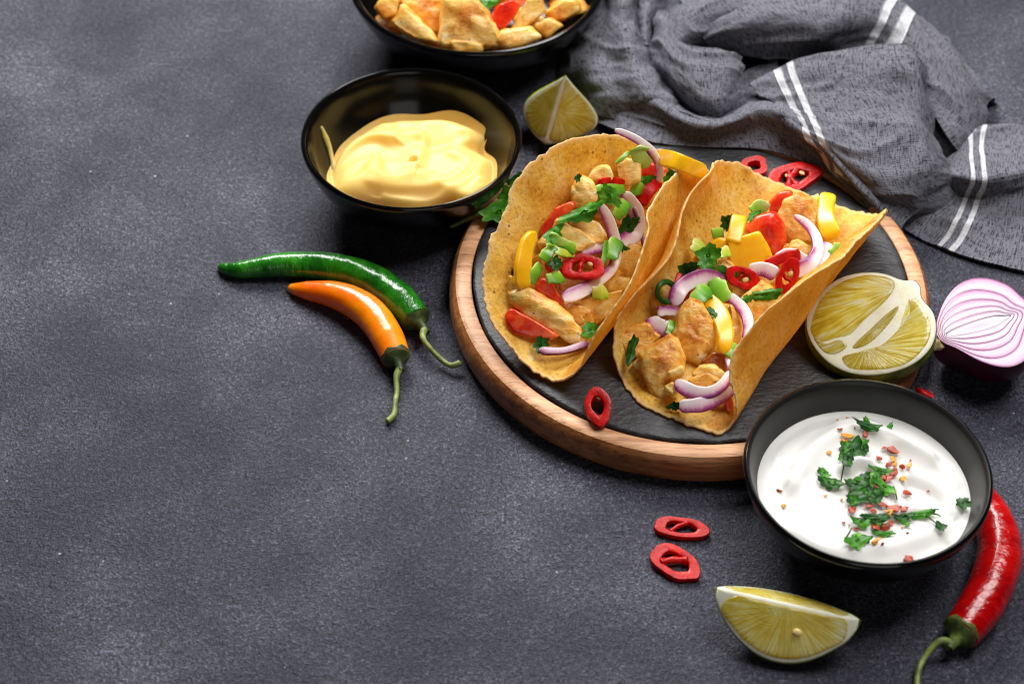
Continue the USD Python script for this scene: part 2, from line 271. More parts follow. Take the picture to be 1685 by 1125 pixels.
M['onion_layer'] = across('onion_layer', [(.0, lin('7a2a62')), (.07, lin('9a4c88')), (.16, lin('c48db4')), (.5, lin('d6b0cb')), (.85, lin('dec2d4')), (1., lin('b888ae'))], .34, .10, .35)
M['onion_inner'] = across('onion_inner_layer', [(.0, lin('86386e')), (.08, lin('a05c90')), (.18, lin('cca4c0')), (.5, lin('e4d0dd')), (1., lin('c8a4be'))], .34, .08, .35)
M['onion_root'] = food('onion_root', [lin('c8a868'), lin('ead8b0')], 200, .5, .5, 500)
def cloth(name, c0, c1, c2, per=.00085):
    k = 2 * math.pi / per / (2 * math.pi)     # wave_texture bands: one period per 2*pi/20/scale
    return mat(name, {
        'uv': ('uvmap', {'attribute': 'st'}),
        'sw': ('mapping', {'scale': (1.0, 1.0, 1.0)}),
        'wx': ('wave_texture', {'wave_type': 'bands', 'bands_direction': 'x', 'scale': float(math.pi / 10 / per), 'distortion': 1.2, 'detail': 1.0, 'detail_scale': 3.0}),
        'wy': ('wave_texture', {'wave_type': 'bands', 'bands_direction': 'y', 'scale': float(math.pi / 10 / per), 'distortion': 1.2, 'detail': 1.0, 'detail_scale': 3.0}),
        'mw': ('math', {'math_type': 'multiply'}),
        's1': ('mapping', {'scale': (160.0, 1300.0, 1.0)}), 'n1': ('noise_texture', {'scale': 1.0, 'detail': 2.0}),
        's2': ('mapping', {'scale': (1300.0, 200.0, 1.0)}), 'n2': ('noise_texture', {'scale': 1.0, 'detail': 2.0}),
        'n3': ('noise_texture', {'scale': 900.0, 'detail': 2.0}),
        'a': ('math', {'math_type': 'multiply_add', 'value2': .55}), 'b': ('math', {'math_type': 'multiply_add', 'value2': .5}), 'c': ('math', {'math_type': 'multiply_add', 'value2': .55}),
        'r': ('rgb_ramp', {'ramp': [(.58, c0), (.75, c1), (.90, c2)]}),
        'sc': ('math', {'math_type': 'multiply', 'value2': .8}),
        'bu': ('bump', {'strength': .6, 'distance': .0006}),
        'p': ('principled_bsdf', {'roughness': .9, 'specular_ior_level': .08})},
        [('uv.UV', 'wx.vector'), ('uv.UV', 'wy.vector'), ('wx.fac', 'mw.value1'), ('wy.fac', 'mw.value2'), ('uv.UV', 's1.vector'), ('s1.vector', 'n1.vector'), ('uv.UV', 's2.vector'), ('s2.vector', 'n2.vector'), ('uv.UV', 'n3.vector'),
         ('n1.fac', 'a.value1'), ('n2.fac', 'a.value3'), ('mw.value', 'b.value1'), ('a.value', 'b.value3'), ('n3.fac', 'c.value1'), ('b.value', 'c.value3'),
         ('c.value', 'sc.value1'), ('sc.value', 'r.fac'), ('r.color', 'p.base_color'), ('c.value', 'bu.height'), ('bu.normal', 'p.normal')])
M['cloth'] = cloth('grey_linen', (.0025, .0025, .004), (.008, .008, .0105), (.16, .16, .19))
M['cloth_white'] = cloth('white_stripe_linen', (.22, .22, .25), (.36, .36, .39), (.54, .54, .57))

# ------------------------------------------------------------------ mesh builders
def grid_faces(n, k, close_k=False, flip=False):
    i, j = np.meshgrid(np.arange(n - 1), np.arange(k if close_k else k - 1), indexing='ij')
    a = i * k + j; b = i * k + (j + 1) % k; c = (i + 1) * k + (j + 1) % k; d = (i + 1) * k + j
    q = np.stack([a, b, c, d], -1).reshape(-1, 4)
    return q[:, ::-1] if flip else q
def tri(q):
    q = np.asarray(q)
    return np.vstack([q[:, [0, 1, 2]], q[:, [0, 2, 3]]]) if q.shape[1] == 4 else q
def spline(pts, n, closed=False):
    p = np.asarray(pts, float)
    if closed: p = np.vstack([p, p[:1]])
    d = np.concatenate([[0], np.cumsum(np.linalg.norm(np.diff(p, axis=0), axis=1))]); d /= d[-1]
    if len(p) == 2: return p[0] + np.linspace(0, 1, n)[:, None] * (p[1] - p[0])
    cs = CubicSpline(d, p, bc_type='periodic' if closed else 'natural')
    return cs(np.linspace(0, 1, n, endpoint=not closed))
def lathe(profile, center, n=128, tilt=None):
    p = np.asarray(profile, float); a = np.linspace(0, 2 * np.pi, n, endpoint=False)
    v = np.stack([p[:, 0][:, None] * np.cos(a), p[:, 0][:, None] * np.sin(a), np.repeat(p[:, 1][:, None], n, 1)], -1).reshape(-1, 3) + center
    return v, tri(grid_faces(len(p), n, True))
def smooth_profile(p, n):
    return spline(p, n)
def section(kind, w, h, n=14):
    """closed cross-section: (across, height) and a 0..1 coordinate across the width"""
    if kind == 'flat':
        a = np.linspace(0, 2 * np.pi, n, endpoint=False)
        x = np.sign(np.cos(a)) * np.abs(np.cos(a)) ** .36; y = np.sign(np.sin(a)) * np.abs(np.sin(a)) ** .42
        return np.stack([x * w / 2, y * h / 2], 1), (x + 1) / 2
    t = np.linspace(-1, 1, n // 2)                       # cup: arched leaf-like section
    arch = (1 - t ** 2) * w * .38
    top = np.stack([t * w / 2, arch], 1); bot = np.stack([t[::-1] * w / 2 * .96, arch[::-1] - h], 1)
    return np.vstack([top, bot]), np.concatenate([np.abs(t), np.abs(t[::-1]) * 0])
def sweep(P, w, h, kind='flat', roll=0., taper=(.55, .55), nsec=20, n=30, wob=.05, seed=0, normal=None):
    P = spline(P, n)
    T = np.gradient(P, axis=0); T /= np.linalg.norm(T, axis=1, keepdims=True)
    V = (CAM - P) / np.linalg.norm(CAM - P, axis=1, keepdims=True) if normal is None else np.repeat(np.asarray(normal, float)[None], n, 0)
    Wd = np.cross(T, V); Wd /= np.linalg.norm(Wd, axis=1, keepdims=True); Nd = np.cross(Wd, T)
    r = np.radians(np.broadcast_to(np.interp(np.linspace(0, 1, n), np.linspace(0, 1, len(np.atleast_1d(roll))), np.atleast_1d(roll)), n))[:, None]
    Wd, Nd = Wd * np.cos(r) + Nd * np.sin(r), -Wd * np.sin(r) + Nd * np.cos(r)
    sec, vv = section(kind, 1.0 if np.ndim(w) else w, h, nsec)
    k = len(sec); s = np.linspace(0, 1, n)
    wk = np.interp(s, np.linspace(0, 1, len(np.atleast_1d(w))), np.atleast_1d(w)) if np.ndim(w) else np.ones(n)
    e = np.minimum(np.clip(s / .08, 0, 1), 1); e2 = np.clip((1 - s) / .08, 0, 1)
    sc = (taper[0] + (1 - taper[0]) * np.sqrt(e)) * (taper[1] + (1 - taper[1]) * np.sqrt(e2))
    sc = sc * (1 + wob * (noise(np.stack([s * 6, 0 * s + seed, 0 * s], 1), seed) - .5) * 2)
    v = P[:, None] + Wd[:, None] * (sec[None, :, :1] * (sc * wk)[:, None, None]) + Nd[:, None] * (sec[None, :, 1:] * sc[:, None, None])
    v = v.reshape(-1, 3)
    uv = np.stack([np.repeat(s, k), np.tile(vv, n)], 1)
    f = tri(grid_faces(n, k, True))
    caps = []; c0 = len(v); v = np.vstack([v, v[:k].mean(0), v[-k:].mean(0)]); uv = np.vstack([uv, [0, .35], [1, .35]])
    for j in range(k):
        caps.append([c0, (j + 1) % k, j]); b = (n - 1) * k
        caps.append([c0 + 1, b + j, b + (j + 1) % k])
    f = np.vstack([f, caps])[:, ::-1]
    return (v, f), uv
def tube(P, r, n=60, k=16, normal=None, closed_ends=True, bump=0, seed=0, freq=90.):
    P = spline(P, n); T = np.gradient(P, axis=0); T /= np.linalg.norm(T, axis=1, keepdims=True)
    ref = np.array([0, 0, 1.0]) if normal is None else np.asarray(normal, float)
    A = np.cross(T, ref); A /= np.linalg.norm(A, axis=1, keepdims=True); B = np.cross(A, T)
    rr = np.asarray(r, float); s = np.linspace(0, 1, n)
    R = np.interp(s, np.linspace(0, 1, len(rr)), rr) if rr.ndim == 1 else np.interp(s, rr[:, 0], rr[:, 1])
    a = np.linspace(0, 2 * np.pi, k, endpoint=False)
    d = A[:, None] * np.cos(a)[None, :, None] + B[:, None] * np.sin(a)[None, :, None]
    v = P[:, None] + d * R[:, None, None]
    if bump:
        v = v + d * ((fbm(v * freq, 3, seed) - .5) * 2 * bump)[..., None] * np.clip(R / R.max() * 1.5, 0, 1)[:, None, None]
    v = v.reshape(-1, 3); f = tri(grid_faces(n, k, True)); c0 = len(v)
    v = np.vstack([v, P[0] - T[0] * R[0] * .5, P[-1] + T[-1] * R[-1] * .5]); caps = []
    for j in range(k):
        caps += [[c0, (j + 1) % k, j], [c0 + 1, (n - 1) * k + j, (n - 1) * k + (j + 1) % k]]
    return v, np.vstack([f, caps])
def lump(points, edge=.0016, smooth=6, amp=.0005, freq=220., seed=0, grain=None, gamp=.0):
    """A rounded, slightly rough solid around the hull of some points."""
    h = manifold3d.Manifold.hull_points(np.asarray(points, np.float32).astype(float) * 1000).refine_to_length(edge * 1000).to_mesh()
    t = trimesh.Trimesh(np.array(h.vert_properties[:, :3], float) / 1000, np.array(h.tri_verts), process=False); t.merge_vertices()
    if smooth: trimesh.smoothing.filter_taubin(t, lamb=.6, nu=.35, iterations=smooth * 2)
    n = np.array(t.vertex_normals); v = np.array(t.vertices)
    dsp = (fbm(v * freq, 3, seed) - .5) * 2 * amp * 1.3
    dsp += (noise(v * freq * .36, seed + 5) - .5) * 2 * amp * 1.7
    if amp >= .0004:                                  # creases where the meat pulls apart
        cr = fbm(v * np.array([1, 1, 1]) * 85 + 3.1 * seed, 2, seed + 3); dsp -= .0007 * np.exp(-((cr - .5) / .02) ** 2)
    if grain is not None:
        g = np.asarray(grain, float); g /= np.linalg.norm(g)
        q = v + np.outer(v @ g, g) * -.9
        dsp += (fbm(q * 520, 3, seed + 9) - .5) * 1.2 * gamp + (fbm(q * 170, 2, seed + 19) - .5) * 2.6 * gamp
    t.vertices = v + n * dsp[:, None]
    return t

# ================================================================== setting: the table
TOP = 0.0
tv = np.array([[-1.6, -1.3, 0], [1.6, -1.3, 0], [1.6, 2.2, 0], [-1.6, 2.2, 0]]); b_ = tv - [0, 0, .03]
tvv = np.vstack([tv, b_]); tf = np.array([[0, 1, 2], [0, 2, 3], [6, 5, 4], [7, 6, 4]] + sum([[[i, 4 + i, 4 + (i + 1) % 4], [i, 4 + (i + 1) % 4, (i + 1) % 4]] for i in range(4)], []))
single('table', (tvv, tf), M['table'], 'dark grey stone-textured table surface under all the food', 'table', kind='structure', smooth=False, base=(0, 0, 0))

# ================================================================== serving board
BC = np.array([.0899, .0288, 0]); RO, RS, ZB, ZS = .1194, .1103, .018, .0194
bd = Thing('serving_board', 'round wooden serving board with a dark slate inlay under both tacos', 'serving board', BC)
top = [(RS + .0009, .0165), (RS + .0009, .0176), (RS + .0016, ZB), (RO - .0012, ZB), (RO - .0003, ZB - .0004)]
side = [(RO - .0003, ZB - .0004), (RO + .0009, ZB - .0018), (RO + .0030, .0095), (RO + .0018, .003), (RO - .001, .0006), (RO - .004, 0), (0.0, 0.0)]
bd.part('wooden_rim', lathe(smooth_profile(top[:3], 6).tolist() + smooth_profile(top[2:], 10).tolist(), BC, 220), M['wood'], smooth=50)
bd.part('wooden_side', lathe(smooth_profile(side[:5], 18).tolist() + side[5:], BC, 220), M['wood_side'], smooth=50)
# slate disc: chipped edge
a = np.linspace(0, 2 * np.pi, 300, endpoint=False); rr = np.concatenate([np.linspace(.0, RS - .003, 34)[1:], [RS - .0012, RS - .0003, RS, RS - .0002]])
zz = np.concatenate([np.full(33, ZS), [ZS - .0001, ZS - .0006, ZS - .0014, ZS - .0034]])
chip = (fbm(np.stack([np.cos(a) * 14, np.sin(a) * 14, 0 * a], 1), 3, 3) - .5) * .0016
sv = []
for r_, z_ in zip(rr, zz):
    k_ = np.clip((r_ - (RS - .004)) / .004, 0, 1)
    R_ = r_ + chip * k_
    xy = np.stack([R_ * np.cos(a), R_ * np.sin(a)], 1)
    dz = (fbm(np.c_[xy * 60, 0 * a], 3, 8) - .5) * .0005
    sv.append(np.c_[xy, z_ + dz])
sv = np.vstack(sv + [[[0, 0, ZS]]]) + BC; nf = grid_faces(len(rr), 300, True); c_ = len(sv) - 1
sf = np.vstack([tri(nf), [[c_, j, (j + 1) % 300] for j in range(300)]])
bd.part('slate_inlay', (sv, sf), M['slate'])

# ================================================================== tortilla shells
def shell(q, u, s):
    x0, y0, z0, yaw, pit, R, p0, aR, aL, wR, wL, gR, gL, cR, cL = q
    A = np.array([math.cos(yaw) * math.cos(pit), math.sin(yaw) * math.cos(pit), math.sin(pit)])
    B = np.array([math.sin(yaw), -math.cos(yaw), 0]); N = np.cross(B, A)
    if N[2] < 0: N = -N
    t = np.linspace(0, 1, 41); S = s[..., None] * t; uu = u[..., None] / R
    ph = np.where(S >= 0, (aR + gR * uu) * (1 - np.exp(-(S / wR) ** 2)) + cR * S / R, -((aL + gL * uu) * (1 - np.exp(-(S / wL) ** 2)) - cL * S / R)) + p0
    tr = lambda y: ((y[..., 1:] + y[..., :-1]) / 2).mean(-1) * s
    P = np.array([x0, y0, z0]) + u[..., None] * A + tr(np.cos(ph))[..., None] * B + tr(np.sin(ph))[..., None] * N
    return P
def clear(P, zm):                           # lift what would sink into the slate, along the line of sight
    k = np.where(P[..., 2] < zm, (zm - CAM[2]) / (P[..., 2] - CAM[2]), 1.0)
    return CAM + (P - CAM) * k[..., None]
Q = [np.array([0.0541, 0.0228, 0.0196, 0.9938, -0.0422, 0.0785, -0.2062, 1.4922, 0.779, 0.014, 0.0127, 0.3068, 0.508, 0.453, 0.0381]),
     np.array([0.1219, 0.0078, 0.0198, 1.0347, 0.0762, 0.0858, 0.0294, 3.7708, 2.5518, 0.0321, 0.0608, -0.4651, -0.5152, -3.1918, -0.1264])]
RIM = [[(794, 466), (801, 425.5), (827.5, 354), (849, 297), (880, 262), (922, 236), (982, 221), (1012.6, 222.5), (1041, 231), (1077, 245), (1103, 251), (1164.6, 281), (1112, 295), (1084, 319), (1067, 342), (1062.5, 390), (1048, 437), (1039, 462), (1027, 480), (1005.5, 513.6), (982, 544.5), (965, 575), (955.7, 601), (951, 610), (934, 623), (920, 626), (794, 475.6), (799, 511), (815.6, 542), (839, 568), (861, 597), (887, 616)],
       [(1226.6, 273.6), (1169, 283.5), (1153, 295), (1136, 317), (1125.6, 342), (1117, 377), (1106, 413), (1089, 440), (1065, 459), (1043, 483), (1014, 531), (1009, 574), (1019, 613), (1036, 646), (1060, 668), (1096, 685), (1132, 699), (1199, 701), (1211, 689.6), (1215, 672), (1204, 632), (1199, 608), (1201.6, 593.6), (1211, 577), (1230, 550), (1254, 519), (1300, 481), (1344, 448), (1382, 426.5), (1417.7, 391), (1447, 361), (1431, 352), (1382, 339), (1341, 327), (1300, 309), (1259, 293)]]
TREE, TT = [], []
NR, NT = 46, 420
def tortilla(k, label):
    q = Q[k]; R = q[5]; th = np.linspace(0, 2 * np.pi, NT, endpoint=False)
    rim = shell(q, -R * np.cos(th), -R * np.sin(th)); rp = px(rim); T = np.array(RIM[k], float)
    num = np.zeros((NT, 2)); den = np.zeros(NT)
    for p in T:                                    # bend the rim softly onto its measured line
        d = np.hypot(*(rp - p).T); i = d.argmin()
        w = np.exp(-(((th - th[i] + np.pi) % (2 * np.pi) - np.pi) / .10) ** 2)
        num += w[:, None] * (p - rp[i]); den += w
    off = num / np.maximum(den, .35)[:, None]
    dep = (rim - CAM) @ FWD / FPX
    disp = off[:, :1] * dep[:, None] * RGT - off[:, 1:] * dep[:, None] * UPV
    fr = np.concatenate([np.linspace(.02, .9, NR - 10), np.linspace(.9, 1, 11)[1:]])
    uu = -R * fr[:, None] * np.cos(th); ss = -R * fr[:, None] * np.sin(th)
    P = shell(q, uu, ss) + disp[None] * (fr[:, None, None] ** 3)
    rag = (fbm(np.stack([np.cos(th) * 38, np.sin(th) * 38, 0 * th], 1), 4, 11 + k) - .5) * .0026   # ragged bitten edge
    gr = np.gradient(P, axis=0); gr /= np.linalg.norm(gr, axis=-1, keepdims=True)
    P = P + gr * (rag[None] * fr[:, None] ** 20)[..., None]
    gt = np.roll(P, -1, 1) - np.roll(P, 1, 1); N = np.cross(gr, gt); N /= np.linalg.norm(N, axis=-1, keepdims=True)
    if N[0, 0, 2] < 0: N = -N
    P = P + N * ((fbm(P * 60, 3, 21 + k) - .5) * .0026 * np.clip((P[..., 2] - ZS - .002) / .02, 0, 1))[..., None]
    P = clear(P, ZS + .0010)
    hh = .00065 * (1 - .4 * fr[:, None, None] ** 40)
    A, B = P + N * hh, P - N * hh
    n = NR * NT; v = np.vstack([A.reshape(-1, 3), B.reshape(-1, 3), A[0].mean(0)[None], B[0].mean(0)[None]])
    f1 = tri(grid_faces(NR, NT, True)); f2 = f1[:, ::-1] + n
    e = np.array([[(NR - 1) * NT + j, (NR - 1) * NT + (j + 1) % NT, n + (NR - 1) * NT + (j + 1) % NT, n + (NR - 1) * NT + j] for j in range(NT)])
    c1 = [[2 * n, (j + 1) % NT, j] for j in range(NT)]; c2 = [[2 * n + 1, n + j, n + (j + 1) % NT] for j in range(NT)]
    f = np.vstack([f1, f2, tri(e)[:, ::-1] if False else tri(e), c1, c2])
    t = trimesh.Trimesh(v, f, process=False); trimesh.repair.fix_normals(t)
    frr = np.repeat(fr, NT); uv = np.stack([np.tile(th, NR), frr], 1); uv = np.vstack([uv, uv, [0, 0], [0, 0]])
    single('tortilla', (v, np.array(t.faces)), M['tortilla'], label, 'tortilla', 'folded corn tortillas on the board', uv=uv, base=(q[0], q[1], ZS))
    TREE.append(cKDTree(px(P.reshape(-1, 3)))); TT.append((P.reshape(-1, 3) - CAM) @ FWD)
tortilla(0, 'left folded corn tortilla, nearest the bowl of yellow sauce')
tortilla(1, 'right folded corn tortilla, leaning beside the lime half')
def depth(base, x, y):
    if isinstance(base, int):
        d, i = TREE[base].query((x, y), 40); t = TT[base][i]
        ok = d < max(6, d[0] + 1); t = t[ok]
        return t[t > t.max() - .006].mean()
    return (at(x, y, base) - CAM) @ FWD
def pt(base, x, y, off=0.):                 # off: millimetres towards the viewer from the shell (or from height base)
    return CAM + ray(x, y) * (depth(base, x, y) - off / 1000)
def mm(base, x, y): return depth(base, x, y) / FPX

# ================================================================== pieces of food
_sd = [100]
def seed():
    _sd[0] += 7; return _sd[0]
def chunk(base, outline, off, th, material, name, label, cat, group, ridge=(), amp=.00045, gamp=.0009, edge=.0013, smooth=2, inset=.92):
    o = np.array(outline, float); c = o.mean(0); s_ = seed(); pts = []
    t0 = depth(base, *c); put = lambda p, k: CAM + ray(*p) * (t0 - k / 1000)
    for p in c + (o - c) * 1.10:
        pts += [put(c + (p - c) * inset, off), put(c + (p - c) * 1.03, off - th * .35), put(c + (p - c) * .78, off - th)]
    for x, y, k in ridge: pts.append(put((x, y), off + k))
    w_ = np.linalg.svd(o - c)[2][0]; g = RGT * w_[0] - UPV * w_[1] + rng.normal(size=3) * .25
    return single(name, lump(pts, edge, smooth, amp, 220, s_, g, gamp), M[material], label, cat, group)
def strip(base, path, w, th, material, name, label, cat, group, roll=0., kind='flat', taper=(.55, .55), n=28, wob=.08):
    P = [pt(base, x, y, o) for x, y, o in path]; k = mm(base, *path[len(path) // 2][:2])
    wd = np.array(w, float) * k if np.ndim(w) else w * k
    me, uv = sweep(P, wd, th / 1000, kind, roll, taper, n=n, wob=wob, seed=seed())
    return single(name, me, M[material], label, cat, group, uv=uv)
def leaf_mesh(c, ex, ey, en, L, Wd, lobes=5, bend=.25, sd=0, nr=7, nt=44):
    th = np.linspace(0, 2 * np.pi, nt, endpoint=False); r = np.linspace(0, 1, nr)[1:]
    rad = 1 + .13 * np.cos(lobes * th + sd) + .10 * np.cos((2 * lobes + 1) * th + sd * 2.3) + .45 * (noise(np.stack([np.cos(th) * 2.2 + sd, np.sin(th) * 2.2, 0 * th], 1), sd) - .5)
    x = r[:, None] * rad * np.cos(th); y = r[:, None] * rad * np.sin(th)
    z = bend * (x ** 2 * .6 - .8 * y ** 2) + .1 * np.abs(y) + .16 * (noise(np.stack([x * 2.5 + sd, y * 2.5, 0 * x], -1), sd + 1) - .5)
    P = c + x[..., None] * ex * L / 2 + y[..., None] * ey * Wd / 2 + (z * L / 2)[..., None] * en
    P = P.reshape(-1, 3); n = len(P); P0 = np.vstack([P, c[None]]); t = en * .00022
    f = np.vstack([tri(grid_faces(nr - 1, nt, True)), [[n, j, (j + 1) % nt] for j in range(nt)]])
    v = np.vstack([P0 + t, P0 - t]); m = n + 1; b = (nr - 2) * nt
    e = tri([[b + j, m + b + j, m + b + (j + 1) % nt, b + (j + 1) % nt] for j in range(nt)])
    return v, np.vstack([f, f[:, ::-1] + m, e])
def cambasis(ang, tiltx=0., tilty=0.):
    a = math.radians(ang); ex = RGT * math.cos(a) + UPV * math.sin(a); ey = -RGT * math.sin(a) + UPV * math.cos(a); en = -FWD
    ex = ex * math.cos(tiltx) + en * math.sin(tiltx); en = np.cross(ex, ey); en /= np.linalg.norm(en)
    ey = ey * math.cos(tilty) + en * math.sin(tilty); en = np.cross(ex, ey)
    return ex, ey, en
def leaf(base, x, y, off, L, Wd, ang, label, group, material='leaf', name='parsley_leaf', cat='herb leaf', bend=.35):
    s_ = seed(); tx, ty = rng.uniform(-.5, .5, 2); k = mm(base, x, y); ex, ey, en = cambasis(ang, tx, ty)
    return single(name, leaf_mesh(pt(base, x, y, off), ex, ey, en, L * k * 1.08, Wd * k * 1.12, 3 + s_ % 3, bend, s_ % 50), M[material], label, cat, group)
def ring_mesh(c, n, O, inner, h, sd):
    """slice of a hollow pod: outer loop O (points on the cut face), wall, bevelled edges"""
    I = c + (O - c) * inner
    L = [(c + (O - c) * .985, 0), (c + (O - c) * 1.005, -.08), (c + (O - c) * 1.02, -.5), (c + (O - c) * .98, -.95), (c + (O - c) * .93, -1), (I + (c - I) * -.03, -1), (I, -.8), (I, -.3), (c + (I - c) * 1.03, -.08), (c + (I - c) * 1.12, 0.0), (c + (O - c) * (.55 + inner * .45), .05)]
    v = np.vstack([p + n * (k * h) for p, k in L]); m = len(O)
    f = tri(grid_faces(len(L), m, True)); f = np.vstack([f, tri([[(len(L) - 1) * m + j, (len(L) - 1) * m + (j + 1) % m, (j + 1) % m, j] for j in range(m)])])
    t = trimesh.Trimesh(v, f, process=False); trimesh.repair.fix_normals(t); return np.array(t.vertices), np.array(t.faces)
def chili_ring(base, x, y, off, a, b, ang, h, label, group, up=0.35, seeds=((0.2, -.1),), bars=(100,), inner=.64, n=None, name='chili_slice'):
    c = pt(base, x, y, off); n = (np.array([0, 0, 1.]) * up - FWD * (1 - up)) if n is None else np.asarray(n, float); n /= np.linalg.norm(n)
    s_ = seed(); th = np.linspace(0, 2 * np.pi, 64, endpoint=False); A = math.radians(ang)
    rad = 1 + .15 * (noise(np.stack([np.cos(th) * 1.6 + s_, np.sin(th) * 1.6, 0 * th], 1), s_) - .5) * 2
    P = np.array([on_plane(x + r * (a * math.cos(t) * math.cos(A) - b * math.sin(t) * math.sin(A)), y - r * (a * math.cos(t) * math.sin(A) + b * math.sin(t) * math.cos(A)), c, n) for t, r in zip(th, rad)])
    T = Thing(name, label, 'chili slice', P.mean(0) - n * h / 1000, group)
    T.part('flesh', ring_mesh(c, n, P, inner, h / 1000, s_), M['chili'], smooth=38)
    w = np.linalg.norm(P[16] - P[48]) * .15
    for deg in bars:
        i = int(deg / 360 * 64) % 64; p0, p1 = c + (P[i] - c) * (inner + .05), c + (P[(i + 30) % 64] - c) * (inner + .05)
        mid = (p0 + p1) / 2 + (P[(i + 16) % 64] - c) * .08 - n * h * .0003
        T.part('membrane', tube([p0 - n * h * .00035, mid, p1 - n * h * .00035], [w * .9, w * .6, w * .75, w * .6, w * .9], 18, 10, n, bump=.0004, seed=s_), M['chili'])
    for sx, sy in seeds:
        q = c + (P[0] - c) * sx + (P[16] - c) * sy - n * h * .0002
        ex = P[0] - c; ex /= np.linalg.norm(ex); g = rng.uniform(0, 6.28); ey = np.cross(n, ex); e1 = ex * math.cos(g) + ey * math.sin(g); e2 = -ex * math.sin(g) + ey * math.cos(g)
        ic = trimesh.creation.icosphere(2, 1.0); iv = np.array(ic.vertices)
        T.part('seed', (q + iv[:, :1] * e1 * .0017 + iv[:, 1:2] * e2 * .0013 + iv[:, 2:] * n * .0006, np.array(ic.faces)), M['seed'])
    return T

# ================================================================== bowls
def bowl_profile(r, h, s=1.0):
    o = [(.0, .0015), (.022, .0015), (.0235, .0), (.026, .0), (.027, .0022), (.033, .0058), (.043, .0145), (.0505, .0255), (.0545, .0355), (.0558, .0400), (.0562, .0424), (.0557, .0438), (.0547, .0441)]
    i = [(.0547, .0441), (.0538, .0437), (.0530, .0424), (.0521, .0400), (.0505, .0345), (.0468, .0255), (.0395, .0155), (.0300, .0088), (.015, .0060), (.0, .0056)]
    k = r / .0547; kh = h / .0441
    f = lambda p, n: (smooth_profile(p, n) * [k, kh])
    return np.vstack([np.array(o[:4]) * [k, kh], f(o[3:], 40)[1:]]), f(i, 46)
def bowl(label, c, r, h, inner):
    out, ins = bowl_profile(r, h)
    T = Thing('bowl', label, 'bowl', c, 'black ceramic bowls')
    T.part('outer_wall', lathe(out[::-1], c, 160), M['bowl'], smooth=60)
    T.part('inner_wall', lathe(ins[::-1][:, :] + [0, 0], c, 160), M[inner], smooth=True)
    return ins
YC, MC, CC = np.array([.1609, -.1169, 0]), np.array([-.055, .1091, 0]), np.array([-.0241, .2518, 0])
YI = bowl('small black bowl holding the white yoghurt sauce', YC, .0545, .0425, 'bowl_satin')
MI = bowl('small glossy black bowl holding the yellow mustard sauce', MC, .0567, .0425, 'bowl_inner')
CI = bowl('larger black bowl of chicken pieces, at the top edge of the photo', CC, .0722, .0440, 'bowl_inner')
def inner_r(ins, z):
    o = np.argsort(ins[:, 1]); return np.interp(z, ins[o, 1], ins[o, 0])
def seg_d(xy, pl):
    """distance to a polyline and the side"""
    best = np.full(len(xy), 9.); side = np.zeros(len(xy))
    for a, b in zip(pl[:-1], pl[1:]):
        ab = b - a; t = np.clip(((xy - a) @ ab) / (ab @ ab), 0, 1); d = xy - (a + t[:, None] * ab); dd = np.hypot(*d.T)
        m_ = dd < best; best[m_] = dd[m_]; side[m_] = np.sign(ab[0] * d[m_, 1] - ab[1] * d[m_, 0])
    return best, side
def calm(vf, k=4):
    t = trimesh.Trimesh(vf[0], vf[1], process=False); n0 = np.array(t.vertices); trimesh.smoothing.filter_laplacian(t, lamb=.5, iterations=k)
    v = np.array(n0); v[:, 2] = np.array(t.vertices)[:, 2]; return v, vf[1]
def polar_sheet(c, Rb, nr, height):
    nt = len(Rb); a = np.linspace(0, 2 * np.pi, nt, endpoint=False); f = 1 - (1 - np.linspace(0, 1, nr)[1:]) ** 1.3
    x = c[0] + f[:, None] * Rb * np.cos(a); y = c[1] + f[:, None] * Rb * np.sin(a)
    xy = np.stack([x, y], -1).reshape(-1, 2); z = height(xy, np.repeat(f, nt), np.tile(Rb, nr - 1))
    v = np.vstack([np.c_[xy, z], [[c[0], c[1], height(np.array([c[:2]]), np.zeros(1), np.array([Rb.mean()]))[0]]]]); n = len(v) - 1
    return v, np.vstack([tri(grid_faces(nr - 1, nt, True)), [[n, j, (j + 1) % nt] for j in range(nt)]])
# yoghurt
YZ = .0270; YR = inner_r(YI, YZ)
def ystrokes():
    S = []
    for pl, amp, wd, asym in [([(1300, 800), (1340, 740), (1400, 712), (1470, 730), (1530, 760)], .0022, .0050, .5), ([(1290, 870), (1350, 900), (1430, 905), (1520, 880), (1575, 830)], .0016, .0050, .5),
                              ([(1500, 800), (1535, 818), (1545, 835)], -.0022, .0045, 0), ([(1390, 780), (1410, 770), (1425, 772)], .0030, .0035, 0), ([(1300, 760), (1340, 790), (1350, 840)], .0009, .0060, .3),
                              ([(1480, 735), (1540, 765), (1575, 800)], .0012, .0045, -.5), ([(1450, 870), (1500, 850), (1560, 855)], -.0012, .0040, .4), ([(1380, 700), (1420, 697), (1455, 712)], .0014, .0035, .6), ([(1545, 765), (1560, 775)], -.0012, .003, 0)]:
        S.append((np.array([at(*p, YZ)[:2] for p in pl]), amp * 1.7, wd * .85, asym))
    return S
YS = ystrokes()
def strokes_h(S, xy):
    z = np.zeros(len(xy))
    for pl, amp, wd, asym in S:
        pl = spline(pl, 24) if len(pl) > 2 else pl
        d, sd = seg_d(xy, pl); g = np.exp(-(d / wd) ** 2)
        w2 = np.where(sd * np.sign(asym) > 0, wd * (1 - .55 * abs(asym)), wd * (1 + abs(asym)))
        z += amp * np.exp(-(d / w2) ** 2)
    return z
